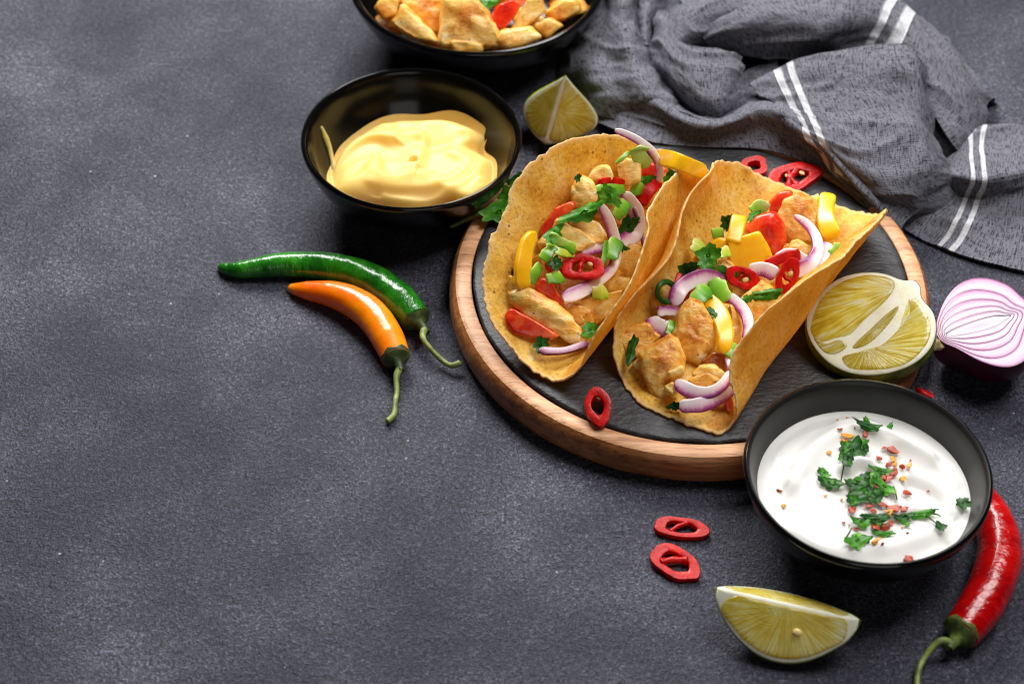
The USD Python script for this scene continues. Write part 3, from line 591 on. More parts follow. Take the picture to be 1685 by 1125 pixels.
def yh(xy, f=None, Rb=None):
    xy = np.atleast_2d(xy); r = np.hypot(xy[:, 0] - YC[0], xy[:, 1] - YC[1]) / YR
    e = np.clip((1 - r) / .12, 0, 1)
    z = YZ + .0028 * (1 - r ** 2) + strokes_h(YS, xy) * e + (fbm(np.c_[xy * 70, 0 * r], 2, 4) - .5) * .0014 * e
    return z + .0006 * np.clip((r - .93) / .07, 0, 1)
single('yoghurt_sauce', calm(polar_sheet(YC, np.full(200, YR + .0004), 70, yh), 2), M['yoghurt'], 'smooth white yoghurt sauce with soft swirls in the front black bowl', 'sauce', base=(*YC[:2], YZ))
# mustard sauce
MZ = .0185
mo = [(537, 292), (545, 268), (556, 244), (584, 218), (622, 194), (658, 185), (700, 187), (735, 180), (772, 186), (795, 203), (804, 221), (799, 234), (812, 258), (818, 284), (814, 312), (790, 338), (742, 356), (676, 362), (610, 354), (560, 328)]
def onwall(x, y):
    for z in np.linspace(.0105, .030, 80):
        q = at(x, y, z); r = np.hypot(*(q - MC)[:2])
        if r <= inner_r(MI, z) - .0004: return q[:2]
    q = at(x, y, .022); d = q[:2] - MC[:2]; return MC[:2] + d / np.linalg.norm(d) * min(np.linalg.norm(d), inner_r(MI, .024))
mpts = spline([onwall(*p) for p in mo], 240, True); mc = np.array([*at(680, 280, .02)[:2], 0])
ang = np.arctan2(mpts[:, 1] - mc[1], mpts[:, 0] - mc[0]); rad = np.hypot(mpts[:, 0] - mc[0], mpts[:, 1] - mc[1]); o_ = np.argsort(ang)
mR = np.interp(np.linspace(0, 2 * np.pi, 240, endpoint=False), np.concatenate([ang[o_] % (2 * np.pi)])[np.argsort(ang[o_] % (2 * np.pi))], rad[o_][np.argsort(ang[o_] % (2 * np.pi))], period=2 * np.pi)
MS = [(np.array([at(*p, .026)[:2] for p in pl]), amp, wd, asym) for pl, amp, wd, asym in [
    ([(545, 268), (575, 240), (610, 226), (640, 232)], .0036, .0036, -.75), ([(640, 205), (662, 222), (690, 222), (694, 248), (688, 270)], .0030, .0050, .8), ([(622, 262), (628, 288), (660, 290), (692, 284)], .0026, .0034, .8),
    ([(630, 312), (690, 318), (740, 308), (785, 278), (800, 255)], .0026, .0036, .7), ([(600, 330), (680, 338), (750, 328), (800, 300)], .0022, .0034, .7), ([(690, 236), (712, 240), (735, 236)], -.0018, .0042, 0),
    ([(770, 216), (790, 212), (803, 222)], .0030, .0030, -.7), ([(775, 234), (800, 232)], -.0034, .0026, 0), ([(625, 262), (645, 255)], -.0014, .0060, 0), ([(700, 205), (745, 205), (775, 222)], .0020, .0055, .5), ([(560, 300), (600, 285), (625, 262)], .0020, .0050, .6),
    ([(740, 250), (775, 265), (790, 300)], .0016, .0045, -.6), ([(640, 322), (700, 328), (755, 318), (792, 292)], .0016, .0022, .7), ([(610, 300), (650, 304), (700, 302), (740, 294), (770, 272)], .0015, .0022, -.7), ([(655, 196), (700, 200), (740, 196), (770, 200)], .0012, .0030, .6), ([(548, 290), (575, 272), (600, 262)], .0014, .0026, .7)]]
def mh(xy, f, Rb):
    e = (1 - np.clip(f, 0, 1))
    dome = 1 - np.exp(-(e * Rb) / .0055)
    r = np.hypot(xy[:, 0] - MC[0], xy[:, 1] - MC[1])
    o = np.argsort(MI[:, 0]); wall = np.interp(r, MI[o, 0], MI[o, 1])
    z = .0105 + .0150 * dome + strokes_h(MS, xy) * np.clip(e * Rb / .004, 0, 1) + (fbm(np.c_[xy * 60, 0 * r], 2, 14) - .5) * .001
    return np.maximum(z, wall + .0006)
mus = Thing('mustard_sauce', 'thick pale yellow mustard sauce with spoon swirls in the middle black bowl', 'sauce', (*MC[:2], .010))
mus.part('sauce', calm(polar_sheet(mc, mR, 74, mh), 6), M['mustard'])
def on_bowl(x, y, c, ins, lift=.0008):
    best = None
    for z in np.linspace(.008, .042, 120):
        p = at(x, y, z); r = np.hypot(*(p - c)[:2])
        if r <= inner_r(ins, z): return p + [0, 0, lift]
    return p
mus.part('smear', tube([on_bowl(x, y, MC, MI) for x, y in [(529, 211), (534, 224), (541, 242), (546, 262), (552, 285)]], [.0008, .0017, .0014, .0012, .002], 24, 10), M['mustard'])

# chicken bowl
G = 'chicken pieces in the far bowl'
for i_ in range(16):
    t_ = i_ * 2.4; r_ = .012 + .047 * math.sqrt(i_ / 16); q_ = CC + [r_ * math.cos(t_), r_ * math.sin(t_), .030]
    pp = rng.normal(size=(14, 3)); pp /= np.linalg.norm(pp, axis=1)[:, None]
    single('chicken_piece', lump(q_ + pp * [.0135, .012, .0085], .0024, 4, .0005, 220, i_), M['chicken_dark'], 'saucy chicken piece deep in the far bowl under the others', 'chicken piece', 'chicken buried in the far bowl')
for ol, off, th, mt, lb in [
    ([(740, 66), (760, 70), (792, 72), (792, 86), (748, 86)], 1, 10, 'chicken_dark', 'thin golden chicken slice flat against the near rim of the far bowl'),
    ([(879, 42), (904, 30), (926, 43), (899, 62)], 4, 12, 'chicken_dark', 'brown chicken piece in shade at right side of the far bowl'),
    ([(827, 52), (874, 45), (889, 62), (852, 78), (829, 78), (822, 67)], 8, 16, 'chicken', 'pale flat chicken piece at the near right rim of the far bowl'),
    ([(617, 12), (630, -5), (657, -2), (652, 25), (630, 30)], 8, 16, 'chicken_dark', 'leftmost glossy chicken piece in the far bowl'),
    ([(662, 5), (685, -2), (730, -2), (734, 32), (720, 55), (690, 35), (675, 15)], 8, 18, 'chicken_dark', 'orange chicken chunk behind the long left slice in the far bowl'),
    ([(645, 37), (665, 10), (680, 22), (710, 52), (720, 68), (687, 64), (655, 47)], 12, 16, 'chicken', 'long diagonal chicken slice at left of the far bowl'),
    ([(734, -2), (779, -5), (799, 20), (814, 50), (824, 78), (769, 76), (727, 74), (724, 60), (739, 42)], 13, 20, 'chicken', 'large wedge-shaped chicken piece in the middle of the far bowl'),
    ([(809, 27), (819, 10), (842, -2), (862, 2), (844, 32), (829, 50), (814, 45)], 9, 14, 'tomato', 'orange-red tomato piece in the far bowl'),
    ([(842, 47), (857, 22), (869, -2), (889, -5), (897, 20), (874, 40), (852, 50)], 12, 16, 'chicken', 'upright chicken strip right of the tomato in the far bowl'),
    ([(899, 20), (929, 0), (949, 2), (955, 17), (929, 33), (904, 33)], 8, 14, 'chicken_dark', 'rightmost chicken piece in the far bowl'),
    ([(690, -30), (760, -45), (860, -40), (920, -20), (880, 0), (740, 2)], 4, 22, 'chicken_dark', 'broad chicken piece cut off by the top of the photo')]:
    tom = mt == 'tomato'
    chunk(.040, ol, off - 2, th, mt, 'tomato_piece' if tom else 'chicken_piece', lb, 'tomato piece' if tom else 'chicken piece', None if tom else G, edge=.0022)
leaf(.040, 806, 4, 10, 30, 18, 15, 'green herb leaf on the chicken in the far bowl', None)

# ================================================================== whole chilies
def chili_pod(name, label, path, radii, mcol, calyx, stem, smat, bump, freq, loc):
    T = Thing(name, label, 'chili pepper', loc)
    P = [at(x, y, r) for (x, y), r in zip(path, radii)]
    rr = np.array(radii, float)
    Ps = spline(P, 90); s = np.linspace(0, 1, 90); R = np.interp(s, np.linspace(0, 1, len(rr)), rr)
    R = R * np.minimum(1, np.sqrt(np.clip(s / .035, .02, 1)))
    Ps[:, 2] = np.maximum(R, .0012) + .0003
    T.part('body', tube(Ps, np.stack([s, R], 1), 120, 40, bump=bump, seed=len(name), freq=freq), M[mcol])
    e = Ps[-1]; d = Ps[-1] - Ps[-4]; d /= np.linalg.norm(d); r0 = R[-1]
    S = [np.array(at(x, y, z / 1000)) for x, y, z in stem]
    # calyx: a ragged star-edged cap gripping the shoulder
    nt = 30; th = np.linspace(0, 2 * np.pi, nt, endpoint=False); A = np.cross(d, [0, 0, 1.]); A /= np.linalg.norm(A); B = np.cross(A, d)
    d2 = S[1] - S[0]; d2 /= np.linalg.norm(d2)
    star = (np.cos(th * 6) * .5 + .5) * .0016
    rows = [(-1, 1.03, e), (-.05, 1.03, e), (.14, .86, e), (.28, .62, e), (.5, .38, e), (.95, .30, e), (1.3, .24, e)]
    V = []
    for kk, rs, c in rows:
        ax = -.0012 - star if kk == -1 else np.full(nt, kk * calyx)
        V.append(c + ax[:, None] * d + (np.cos(th)[:, None] * A + np.sin(th)[:, None] * B) * r0 * rs)
    V = np.vstack(V); T.part('calyx', (V, tri(grid_faces(len(rows), nt, True))[:, ::-1]), M[smat])
    S0 = e + d * calyx * 1.0
    T.part('stem', tube([S0] + S[1:], [.0021, .0015, .0013, .0013, .0014, .0017], 50, 12, bump=.0002, seed=3, freq=300), M['stem'])
    return T
chili_pod('chili_pepper', 'whole green chili lying behind the orange one, tip pointing left', [(357, 437), (385, 443), (420, 440), (470, 435), (530, 438), (590, 452), (640, 480), (672, 508), (686, 527)],
          [.0020, .0046, .0058, .0066, .0075, .0082, .0088, .0086, .0074], 'green_chili', .0075, [(688, 535, 8), (697, 558, 9), (712, 578, 6), (728, 593, 4), (745, 601, 4), (757, 597, 5)], 'calyx_dark', .0007, 110, at(560, 445, 0))
chili_pod('chili_pepper', 'whole smooth orange chili lying in front of the green one', [(473, 474), (500, 477), (540, 483), (580, 497), (612, 520), (634, 550), (648, 578), (652, 590)],
          [.0018, .0048, .0066, .0078, .0084, .0085, .0082, .0072], 'orange_chili', .0065, [(652, 600, 7), (653, 616, 6), (653, 640, 4), (650, 665, 3), (646, 685, 2.5), (637, 693, 2)], 'calyx_dark', .0002, 60, at(570, 500, 0))
chili_pod('chili_pepper', 'whole red chili curving round the right of the yoghurt bowl', [(1560, 780), (1590, 790), (1618, 825), (1640, 870), (1643, 925), (1625, 975), (1600, 1015), (1580, 1042)],
          [.003, .0065, .0085, .0095, .0102, .0104, .0098, .0085], 'red_chili', .0075, [(1568, 1050, 9), (1552, 1053, 10), (1528, 1072, 7), (1514, 1095, 5), (1509, 1120, 4), (1508, 1150, 4)], 'calyx', .0007, 110, at(1620, 930, 0))

# ================================================================== limes
def outline_plane(pts, c, n, k=120):
    return spline([on_plane(x, y, c, n) for x, y in pts], k, True)
def slab(loop, n, h, rows=((1.0, -1.0), (1.0, -.1), (.975, .55), (.93, .9), (.85, 1.0)), fill=8, uvdir=None):
    """a cushion: the loop raised by h along n with a rounded edge"""
    c = loop.mean(0); V = []; U = []; k = len(loop)
    rr = list(rows) + [(rows[-1][0] * (1 - (i + 1) / (fill + 1)), 1.0) for i in range(fill)]
    for s, z in rr:
        V.append(c + (loop - c) * s + n * h * z); U.append(np.stack([np.linspace(0, 1, k, endpoint=False), np.full(k, s)], 1))
    V.append((c + n * h)[None]); U.append([[0, 0]])
    V = np.vstack(V); U = np.vstack(U); m = len(V) - 1
    f = tri(grid_faces(len(rr), k, True)); b = (len(rr) - 1) * k
    f = np.vstack([f, [[b + j, b + (j + 1) % k, m] for j in range(k)]])
    t = trimesh.Trimesh(V, f, process=False)
    if t.face_normals[-1] @ n < 0: f = f[:, ::-1]
    return (V, f), U
def pulp_uv(V, hub):
    """streaks radiate from the core: st.x = angle, st.y = distance"""
    return None
# lime half leaning on the board, cut lengthwise
LN = np.array([-.13, -.36, .92]); LN /= np.linalg.norm(LN)
LCt = at(1435, 535, .036)
lo = outline_plane([(1327, 540), (1330, 510), (1350, 480), (1385, 456), (1425, 448), (1462, 452), (1490, 461), (1506, 462), (1515, 474), (1516, 487), (1532, 508), (1541, 535), (1537, 562), (1518, 588), (1488, 606), (1450, 616), (1410, 616), (1375, 604), (1348, 582)], LCt, LN)
lh = Thing('lime_half', 'lime half cut lengthwise, cut face up, between the right taco and the onion', 'lime', (*LCt[:2], 0))
def Ls(p, k=90):
    p = np.array(p, float); c = p.mean(0); d = p - c; r = np.hypot(*d.T)[:, None]
    return outline_plane(c + d * (1 + 2.5 / r), LCt, LN, k)
V = []
lc = lo.mean(0); k_ = len(lo)
for t in np.linspace(0, 1, 22):
    a_ = t * math.pi / 2; s_ = math.cos(a_) ** .7 * (1 + .08 * math.sin(2 * a_)); dd = math.sin(a_) * .030
    V.append(lc + (lo - lc) * max(s_, .02) - LN * dd)
V = np.vstack(V); V[:, 2] = np.maximum(V[:, 2], .0005)
lh.part('rind', (V, tri(grid_faces(22, k_, True))), M['rind'])
me, uv = slab(lc + (lo - lc) * .992, LN, .0004); lh.part('pith', me, M['pith'], uv=uv)
def segment(T, loop, n, h, hub, uvs=1.0):
    me, uv = slab(loop, n, h, rows=((1.0, -1.), (1.0, .1), (.97, .7), (.9, 1.)), fill=9)
    d = me[0] - hub; e1 = loop[0] - hub; e1 = e1 - n * (e1 @ n); e1 /= np.linalg.norm(e1); e2 = np.cross(n, e1)
    uv = np.stack([np.arctan2(d @ e2, d @ e1) / 2 * uvs, np.hypot(d @ e2, d @ e1) * 20], 1)
    v = me[0] + n * ((fbm(np.c_[uv[:, 0] * 26, uv[:, 1] * 2.5, 0 * uv[:, 0]], 2, seed()) - .5) * .0003)[:, None]
    T.part('pulp_segment', (v, me[1]), M['pulp'], uv=uv)
hubL = on_plane(1440, 540, LCt, LN)
segment(lh, Ls([(1338, 552), (1337, 528), (1350, 497), (1378, 470), (1415, 456), (1452, 456), (1472, 466), (1466, 484), (1445, 506), (1415, 532), (1394, 552), (1375, 556), (1355, 562)]), LN, .0007, on_plane(1480, 475, LCt, LN))
segment(lh, Ls([(1341, 556), (1356, 566), (1380, 561), (1391, 567), (1384, 577), (1368, 581), (1352, 573)], 60), LN, .0007, hubL)
segment(lh, Ls([(1386, 588), (1400, 583), (1420, 580), (1445, 571), (1470, 552), (1490, 528), (1497, 505), (1495, 494), (1505, 492), (1519, 508), (1529, 530), (1529, 552), (1514, 578), (1488, 598), (1450, 607), (1415, 608), (1392, 601)]), LN, .0007, on_plane(1425, 570, LCt, LN))
segment(lh, Ls([(1404, 574), (1430, 545), (1462, 515), (1478, 505), (1470, 522), (1445, 550), (1420, 570)], 60), LN, .0006, hubL)
# lime wedges: a sector of a lime between two cut faces that meet at the core edge
def wedge(name, label, Tp, Bp, p1, p2, power=.62, rind=.0010, pithw=.0012, seeds=0, loc=None, bul=1.0, skew=1.0):
    ax = Bp - Tp; L = np.linalg.norm(ax); ax = ax / L
    def radial(p):
        d = p - Tp; d = d - ax * (d @ ax); r = np.linalg.norm(d); return d / r, r
    d1, r1 = radial(p1); d2, r2 = radial(p2); w0 = math.acos(np.clip(d1 @ d2, -1, 1))
    s = np.linspace(0, 1, 60)
    def prof(s_): return np.sin(np.pi * np.clip(s_, 0, 1) ** skew) ** power * (1 + .10 * np.exp(-((s_ - .95) / .05) ** 2))
    T = Thing(name, label, 'lime', loc, 'lime wedges')
    def dirat(k):
        return (d1 * math.sin((1 - k) * w0) + d2 * math.sin(k * w0)) / math.sin(w0)
    def pnt(sv, k, scale=1.0, rin=0.):
        d = dirat(k); r = (r1 * (1 - k) + r2 * k) * (1 + bul * .10 * math.sin(math.pi * k))
        return Tp + np.outer(sv * L, ax) + np.outer(np.maximum(prof(sv) * r * scale - rin, 0), d)
    K = np.linspace(0, 1, 16)
    V = np.vstack([pnt(s, k) for k in K]); f = tri(grid_faces(16, 60)); V[:, 2] = np.maximum(V[:, 2], .0004)
    I = np.vstack([pnt(s, k, 1, rind) for k in K]); I[:, 2] = np.maximum(I[:, 2], .0008); n = len(V)
    e1 = tri([[j, j + 1, n + j + 1, n + j] for j in range(59)]); e2 = tri([[15 * 60 + j, n + 15 * 60 + j, n + 15 * 60 + j + 1, 15 * 60 + j + 1] for j in range(59)])
    t = trimesh.Trimesh(np.vstack([V, I]), np.vstack([f, f[:, ::-1] + n, e1, e2]), process=False); trimesh.repair.fix_normals(t)
    T.part('rind', (np.array(t.vertices), np.array(t.faces)), M['rind'])
    for k, d, r in ((0, d1, r1), (1, d2, r2)):
        arc = pnt(s, k, 1, rind * .5)[1:-1]; core = Tp + np.outer(s[::-1][1:-1] * L, ax)
        nn = np.cross(ax, d); mid = pnt(np.array([.5]), .5)[0]
        if nn @ (mid - (Tp + ax * L / 2)) > 0: nn = -nn
        loop = np.vstack([arc, core[::3]]); me, uv = slab(loop, nn, .0004); T.part('pith', me, M['pith'], uv=uv)
        s2 = np.linspace(.07, .93, 50); arc2 = pnt(s2, k, 1, rind + pithw)
        core2 = Tp + np.outer(s2[::-1] * L, ax) + d * .0010
        lp = spline(np.vstack([arc2[::4], core2[2:-2:6]]), 110, True)
        cen = Tp + ax * L / 2 + nn * .0002
        segment(T, lp + nn * .0004, nn, .0005, cen + d * .001, 2.2)
        if seeds and k == 0:
            q = cen + d * r * .42 + ax * L * .10 + nn * .0014; ic = trimesh.creation.icosphere(2, 1.); iv = np.array(ic.vertices)
            T.part('seed', (q + iv[:, :1] * ax * .0022 + iv[:, 1:2] * d * .0019 + iv[:, 2:] * nn * .0012, np.array(ic.faces)), M['seed'])
    return T
wedge('lime_wedge', 'lime wedge lying on its rind in front of the yoghurt bowl', at(1176, 967, .024), at(1417, 1021, .022), at(1288, 1092, .004), at(1306, 977, .017), seeds=1, loc=at(1295, 1040, 0))
wedge('lime_wedge', 'lime wedge standing between the mustard bowl and the grey napkin', at(931, 122, .046), at(897, 238, .008), at(850, 215, .010), at(985, 200, .012), power=.75, skew=1.55, loc=at(915, 215, 0))

# ================================================================== red onion half
ON = np.array([-.06, -.20, .97]); ON /= np.linalg.norm(ON); OC = at(1632, 535, .030)
oo_px = [(1541, 552), (1541, 530), (1552, 503), (1575, 478), (1606, 464), (1637, 463), (1664, 473), (1686, 492), (1708, 505), (1712, 522), (1706, 545), (1700, 570), (1690, 588), (1665, 598), (1632, 596), (1600, 586), (1570, 572), (1550, 563)]
oo = outline_plane(oo_px, OC, ON, 140)
on = Thing('red_onion_half', 'halved red onion, cut face up, at the right edge beside the lime', 'onion', (*OC[:2], 0))
oc = oo.mean(0); V = []
for t in np.linspace(0, 1, 20):
    a_ = t * math.pi / 2; V.append(oc + (oo - oc) * max(math.cos(a_) ** .65 * (1 + .10 * math.sin(2 * a_)), .02) - ON * math.sin(a_) * .031)
V = np.vstack(V); V[:, 2] = np.maximum(V[:, 2], .0006); on.part('outer_skin', (V, tri(grid_faces(20, 140, True))), M['onion_skin'])
# layers nest towards the root at lower left and the neck at right
root, neck = np.array([1552., 556.]), np.array([1672., 516.])
opx = px(oo); NL = 5; axd = (neck - root) / np.linalg.norm(neck - root); axn = np.array([-axd[1], axd[0]]); loops = []
for i in range(NL + 1):
    k = i / NL; rel = opx - root; a_ = rel @ axd; b_ = rel @ axn; La = np.linalg.norm(neck - root)
    a2 = np.where(a_ > 0, a_ * (1 - .33 * k ** .6) , a_ * (1 - k)); a2 = a2 + 6 * k
    b2 = b_ * (1 - .86 * k ** .9) * (1 + .10 * np.sin(3 * k + a_ / 40)) + np.where(b_ > 0, -1, 1) * 0
    p = root + a2[:, None] * axd + b2[:, None] * axn
    loops.append(np.array([on_plane(x, y, OC, ON) for x, y in p]))
for i in range(NL):
    A, B = loops[i], loops[i + 1]; h = .0004; rows = []
    ks = np.linspace(0, 1, 9)
    for j, k in enumerate(ks):
        rows.append(A * (1 - k) + B * k + ON * (h + 0 + .00028 * math.sin(math.pi * k) ** .7))
    V = np.vstack(rows); n = 140; uv = np.stack([np.tile(np.linspace(0, 2, n), 9), np.repeat(ks, n)], 1)
    on.part('layer', (V, tri(grid_faces(9, n, True))), M['onion_layer' if i < 3 else 'onion_inner'], uv=uv)
me, uv = slab(loops[NL], ON, .00042); uv[:, 1] = 1 - .5 * uv[:, 1]; on.part('heart', me, M['onion_inner'], uv=uv)
rp = on_plane(1546, 560, OC, ON)
on.part('root', lump(rp + rng.normal(size=(30, 3)) * .0028 - ON * .003, .001, 3, .0006, 400, 5), M['onion_root'])

# ================================================================== napkin: folds of one linen cloth
NK = Thing('linen_napkin', 'crumpled grey linen napkin with pairs of white stripes behind the board', 'napkin', at(1300, 150, 0))
def fold(rows, stripes=(), nu=150, nv=60, th=.0012, wr=.0016, sd=0, vertical=False):
    """a lofted sheet through rows of (px, px, mm); stripes are u ranges given in columns"""
    R = np.array([[at(x, y, z / 1000) for x, y, z in r] for r in rows]); nr, nc = R.shape[:2]
    u = np.linspace(0, nc - 1, nu); R1 = CubicSpline(np.arange(nc), R, axis=1, bc_type='natural')(u)
    P = CubicSpline(np.arange(nr), R1, axis=0, bc_type='natural')(np.linspace(0, nr - 1, nv)) if nr > 2 else R1
    du = np.linalg.norm(np.diff(P, axis=1), axis=2).mean(0); dv = np.linalg.norm(np.diff(P, axis=0), axis=2).mean(1)
    U = np.concatenate([[0], np.cumsum(du)]); Vv = np.concatenate([[0], np.cumsum(dv)])
    def normals(P):
        N = np.cross(np.gradient(P, axis=1), np.gradient(P, axis=0)); N /= np.maximum(np.linalg.norm(N, axis=2, keepdims=True), 1e-12)
        return np.where((N @ (CAM - P.mean((0, 1))))[..., None].mean() > 0, N, -N)
    N = normals(P)
    UU, VV = np.meshgrid(U, Vv)
    w = (fbm(np.stack([UU * 45, VV * 90, 0 * UU + sd], -1), 3, 31 + sd) - .5) * wr * 2 + (noise(np.stack([UU * 300, VV * 300, 0 * UU], -1), sd) - .5) * .0003
    rid = 1 - np.abs(fbm(np.stack([UU * 22 + sd, VV * 48, 0 * UU + 7], -1), 2, 77 + sd) - .5) * 2
    w = w + (np.clip(rid - .62, 0, 1) / .38) ** 2 * wr * 1.1
    P = P + N * w[..., None]
    P[..., 2] = np.maximum(P[..., 2], .0006)
    UV = np.stack([UU + sd * .37, VV + sd * .11], -1)
    cuts = [0] + sorted(sum([[int(np.searchsorted(u, a)), int(np.searchsorted(u, b))] for a, b in stripes], [])) + [nu - 1]
    for i in range(len(cuts) - 1):
        a, b = cuts[i], cuts[i + 1]
        if b <= a: continue
        p, n_, uv = P[:, a:b + 1], N[:, a:b + 1], UV[:, a:b + 1].reshape(-1, 2); k = b - a + 1
        A = (p + n_ * th / 2).reshape(-1, 3); B = (p - n_ * th / 2).reshape(-1, 3); m_ = len(A); f = tri(grid_faces(nv, k))
        bd_ = [j for j in range(k)] + [r * k + k - 1 for r in range(1, nv)] + [(nv - 1) * k + j for j in range(k - 2, -1, -1)] + [r * k for r in range(nv - 2, 0, -1)]
        e = tri([[bd_[j], bd_[(j + 1) % len(bd_)], m_ + bd_[(j + 1) % len(bd_)], m_ + bd_[j]] for j in range(len(bd_))])
        NK.part('stripe' if i % 2 else 'fold', (np.vstack([A, B]), np.vstack([f, f[:, ::-1] + m_, e])), M['cloth_white'] if i % 2 else M['cloth'], uv=np.vstack([uv, uv]), smooth=True)
def T_(cols): return [list(r) for r in zip(*cols)]
# left cascade (columns run from the back to the front)
fold(T_([[(955, -25, 6), (945, 60, 4), (925, 110, 2), (935, 150, 1), (972, 190, 1), (1005, 214, 2)],
         [(985, -25, 26), (972, 40, 24), (962, 90, 22), (978, 140, 20), (1010, 180, 16), (1040, 216, 8)],
         [(1000, -25, 30), (1000, 40, 29), (1000, 90, 27), (1015, 135, 26), (1040, 172, 24), (1062, 224, 10)],
         [(1018, -25, 40), (1022, 40, 38), (1035, 90, 36), (1050, 130, 34), (1066, 160, 33), (1085, 214, 14)],
         [(1034, -25, 38), (1042, 40, 33), (1058, 90, 28), (1074, 130, 28), (1092, 162, 31), (1110, 200, 16)],
         [(1044, -25, 22), (1054, 40, 18), (1070, 90, 16), (1086, 130, 18), (1108, 165, 24), (1130, 200, 14)]]), sd=1, wr=.0022)
# back left vertical roll
fold(T_([[(1036, -20, 14), (1044, 30, 12), (1050, 75, 12)], [(1056, -20, 32), (1056, 30, 30), (1058, 75, 26)], [(1080, -20, 32), (1072, 20, 30), (1070, 75, 22)], [(1105, -20, 10), (1092, 20, 10), (1082, 80, 10)]]), sd=2, nu=80, nv=50)
# back roll and second roll
fold([[(1090, 30, 10), (1140, -8, 14), (1210, -25, 16), (1300, -15, 14)], [(1106, 55, 30), (1145, 18, 38), (1205, 0, 40), (1290, 8, 34)], [(1128, 78, 28), (1175, 48, 34), (1228, 30, 36), (1300, 25, 32)], [(1150, 85, 12), (1200, 72, 16), (1250, 58, 18), (1310, 48, 14)]], sd=3)
fold([[(1110, -10, 14), (1180, -25, 18), (1260, -25, 20), (1340, -22, 20), (1420, -12, 16), (1490, 14, 14), (1560, 72, 8), (1622, 148, 2), (1640, 172, 0.6)],
      [(1150, 50, 30), (1190, 30, 38), (1250, 10, 43), (1330, 0, 46), (1410, -2, 44), (1482, 26, 36), (1548, 88, 28), (1595, 140, 20), (1626, 168, 10)],
      [(1165, 72, 28), (1222, 55, 36), (1290, 46, 42), (1350, 42, 45), (1400, 42, 42), (1466, 60, 34), (1540, 140, 26), (1590, 190, 18), (1612, 212, 6)],
      [(1185, 84, 16), (1240, 90, 20), (1300, 95, 24), (1340, 92, 24), (1380, 88, 26), (1448, 86, 26), (1512, 150, 22), (1556, 230, 14), (1578, 256, 3)]], stripes=((4.55, 4.78), (4.95, 5.2)), sd=4, nu=200, wr=.002)
# tongue of the swirl in the middle
fold([[(1076, 50, 18), (1085, 26, 26), (1098, 22, 32), (1106, 45, 34), (1118, 68, 36), (1150, 80, 37), (1188, 83, 35), (1214, 92, 28)],
      [(1070, 85, 20), (1080, 78, 32), (1096, 88, 37), (1115, 104, 39), (1140, 116, 40), (1172, 120, 38), (1200, 120, 35), (1218, 125, 26)],
      [(1078, 112, 16), (1094, 124, 27), (1115, 140, 33), (1135, 152, 35), (1155, 160, 35), (1176, 162, 34), (1198, 158, 31), (1220, 152, 24)],
      [(1090, 135, 10), (1112, 158, 17), (1132, 178, 20), (1150, 192, 21), (1166, 200, 20), (1182, 198, 20), (1200, 188, 19), (1226, 172, 18)]], sd=5, wr=.0024)
# dark hollow behind the hem
fold([[(1085, 130, 8), (1130, 150, 8), (1180, 150, 8), (1230, 120, 12), (1280, 100, 20)], [(1095, 165, 22), (1130, 185, 20), (1180, 195, 20), (1230, 165, 18), (1280, 140, 22)], [(1080, 175, 29), (1120, 192, 30), (1165, 206, 30), (1215, 197, 33), (1262, 182, 34)]], sd=6, nu=80, nv=40)
# front hem
fold([[(1010, 130, 14), (1075, 152, 24), (1118, 176, 24), (1168, 196, 24), (1213, 190, 26), (1250, 172, 28), (1292, 170, 28), (1350, 205, 34), (1412, 265, 32), (1462, 312, 24), (1502, 352, 10)],
      [(1004, 150, 18), (1066, 165, 31), (1102, 185, 34), (1160, 207, 33), (1215, 197, 37), (1240, 183, 39), (1276, 182, 39), (1336, 221, 39), (1392, 285, 33), (1442, 337, 23), (1482, 374, 10)],
      [(985, 178, 8), (1050, 192, 20), (1100, 206, 26), (1160, 216, 27), (1222, 212, 28), (1262, 208, 29), (1312, 224, 29), (1362, 260, 27), (1412, 310, 24), (1458, 350, 16), (1486, 382, 6)],
      [(985, 202, 4), (1042, 226, 18), (1085, 236, 20.5), (1160, 242, 20.5), (1230, 244, 20.5), (1280, 252, 20.5), (1330, 270, 20.5), (1376, 298, 20), (1428, 344, 18), (1468, 384, 3), (1488, 396, 1)]], sd=7, nu=200, wr=.0012)
# big lit drape with the stripes at its left
fold([[(1232, 140, 22), (1288, 108, 34), (1340, 92, 44), (1400, 80, 49), (1450, 74, 50), (1498, 76, 47), (1510, 96, 38), (1516, 120, 26)],
      [(1250, 158, 28), (1303, 150, 36), (1350, 140, 42), (1400, 130, 46), (1455, 124, 47), (1498, 126, 45), (1511, 146, 38), (1522, 168, 24)],
      [(1270, 174, 32), (1322, 194, 38), (1378, 200, 41), (1436, 196, 42), (1488, 186, 41), (1510, 196, 39), (1524, 214, 34), (1540, 232, 22)],
      [(1292, 194, 36), (1340, 228, 39), (1398, 258, 39), (1450, 272, 37), (1505, 266, 35), (1530, 264, 33), (1545, 270, 27), (1560, 276, 16)],
      [(1312, 212, 32), (1366, 262, 32), (1424, 302, 29), (1470, 318, 27), (1516, 312, 24), (1545, 300, 22), (1562, 296, 18), (1580, 294, 12)],
      [(1330, 240, 20), (1400, 310, 18), (1450, 346, 13), (1500, 352, 9), (1550, 340, 7), (1575, 325, 6), (1590, 315, 6), (1605, 310, 5)]], stripes=((.70, .92), (1.12, 1.34)), sd=8, nu=200, nv=100, wr=.0022)
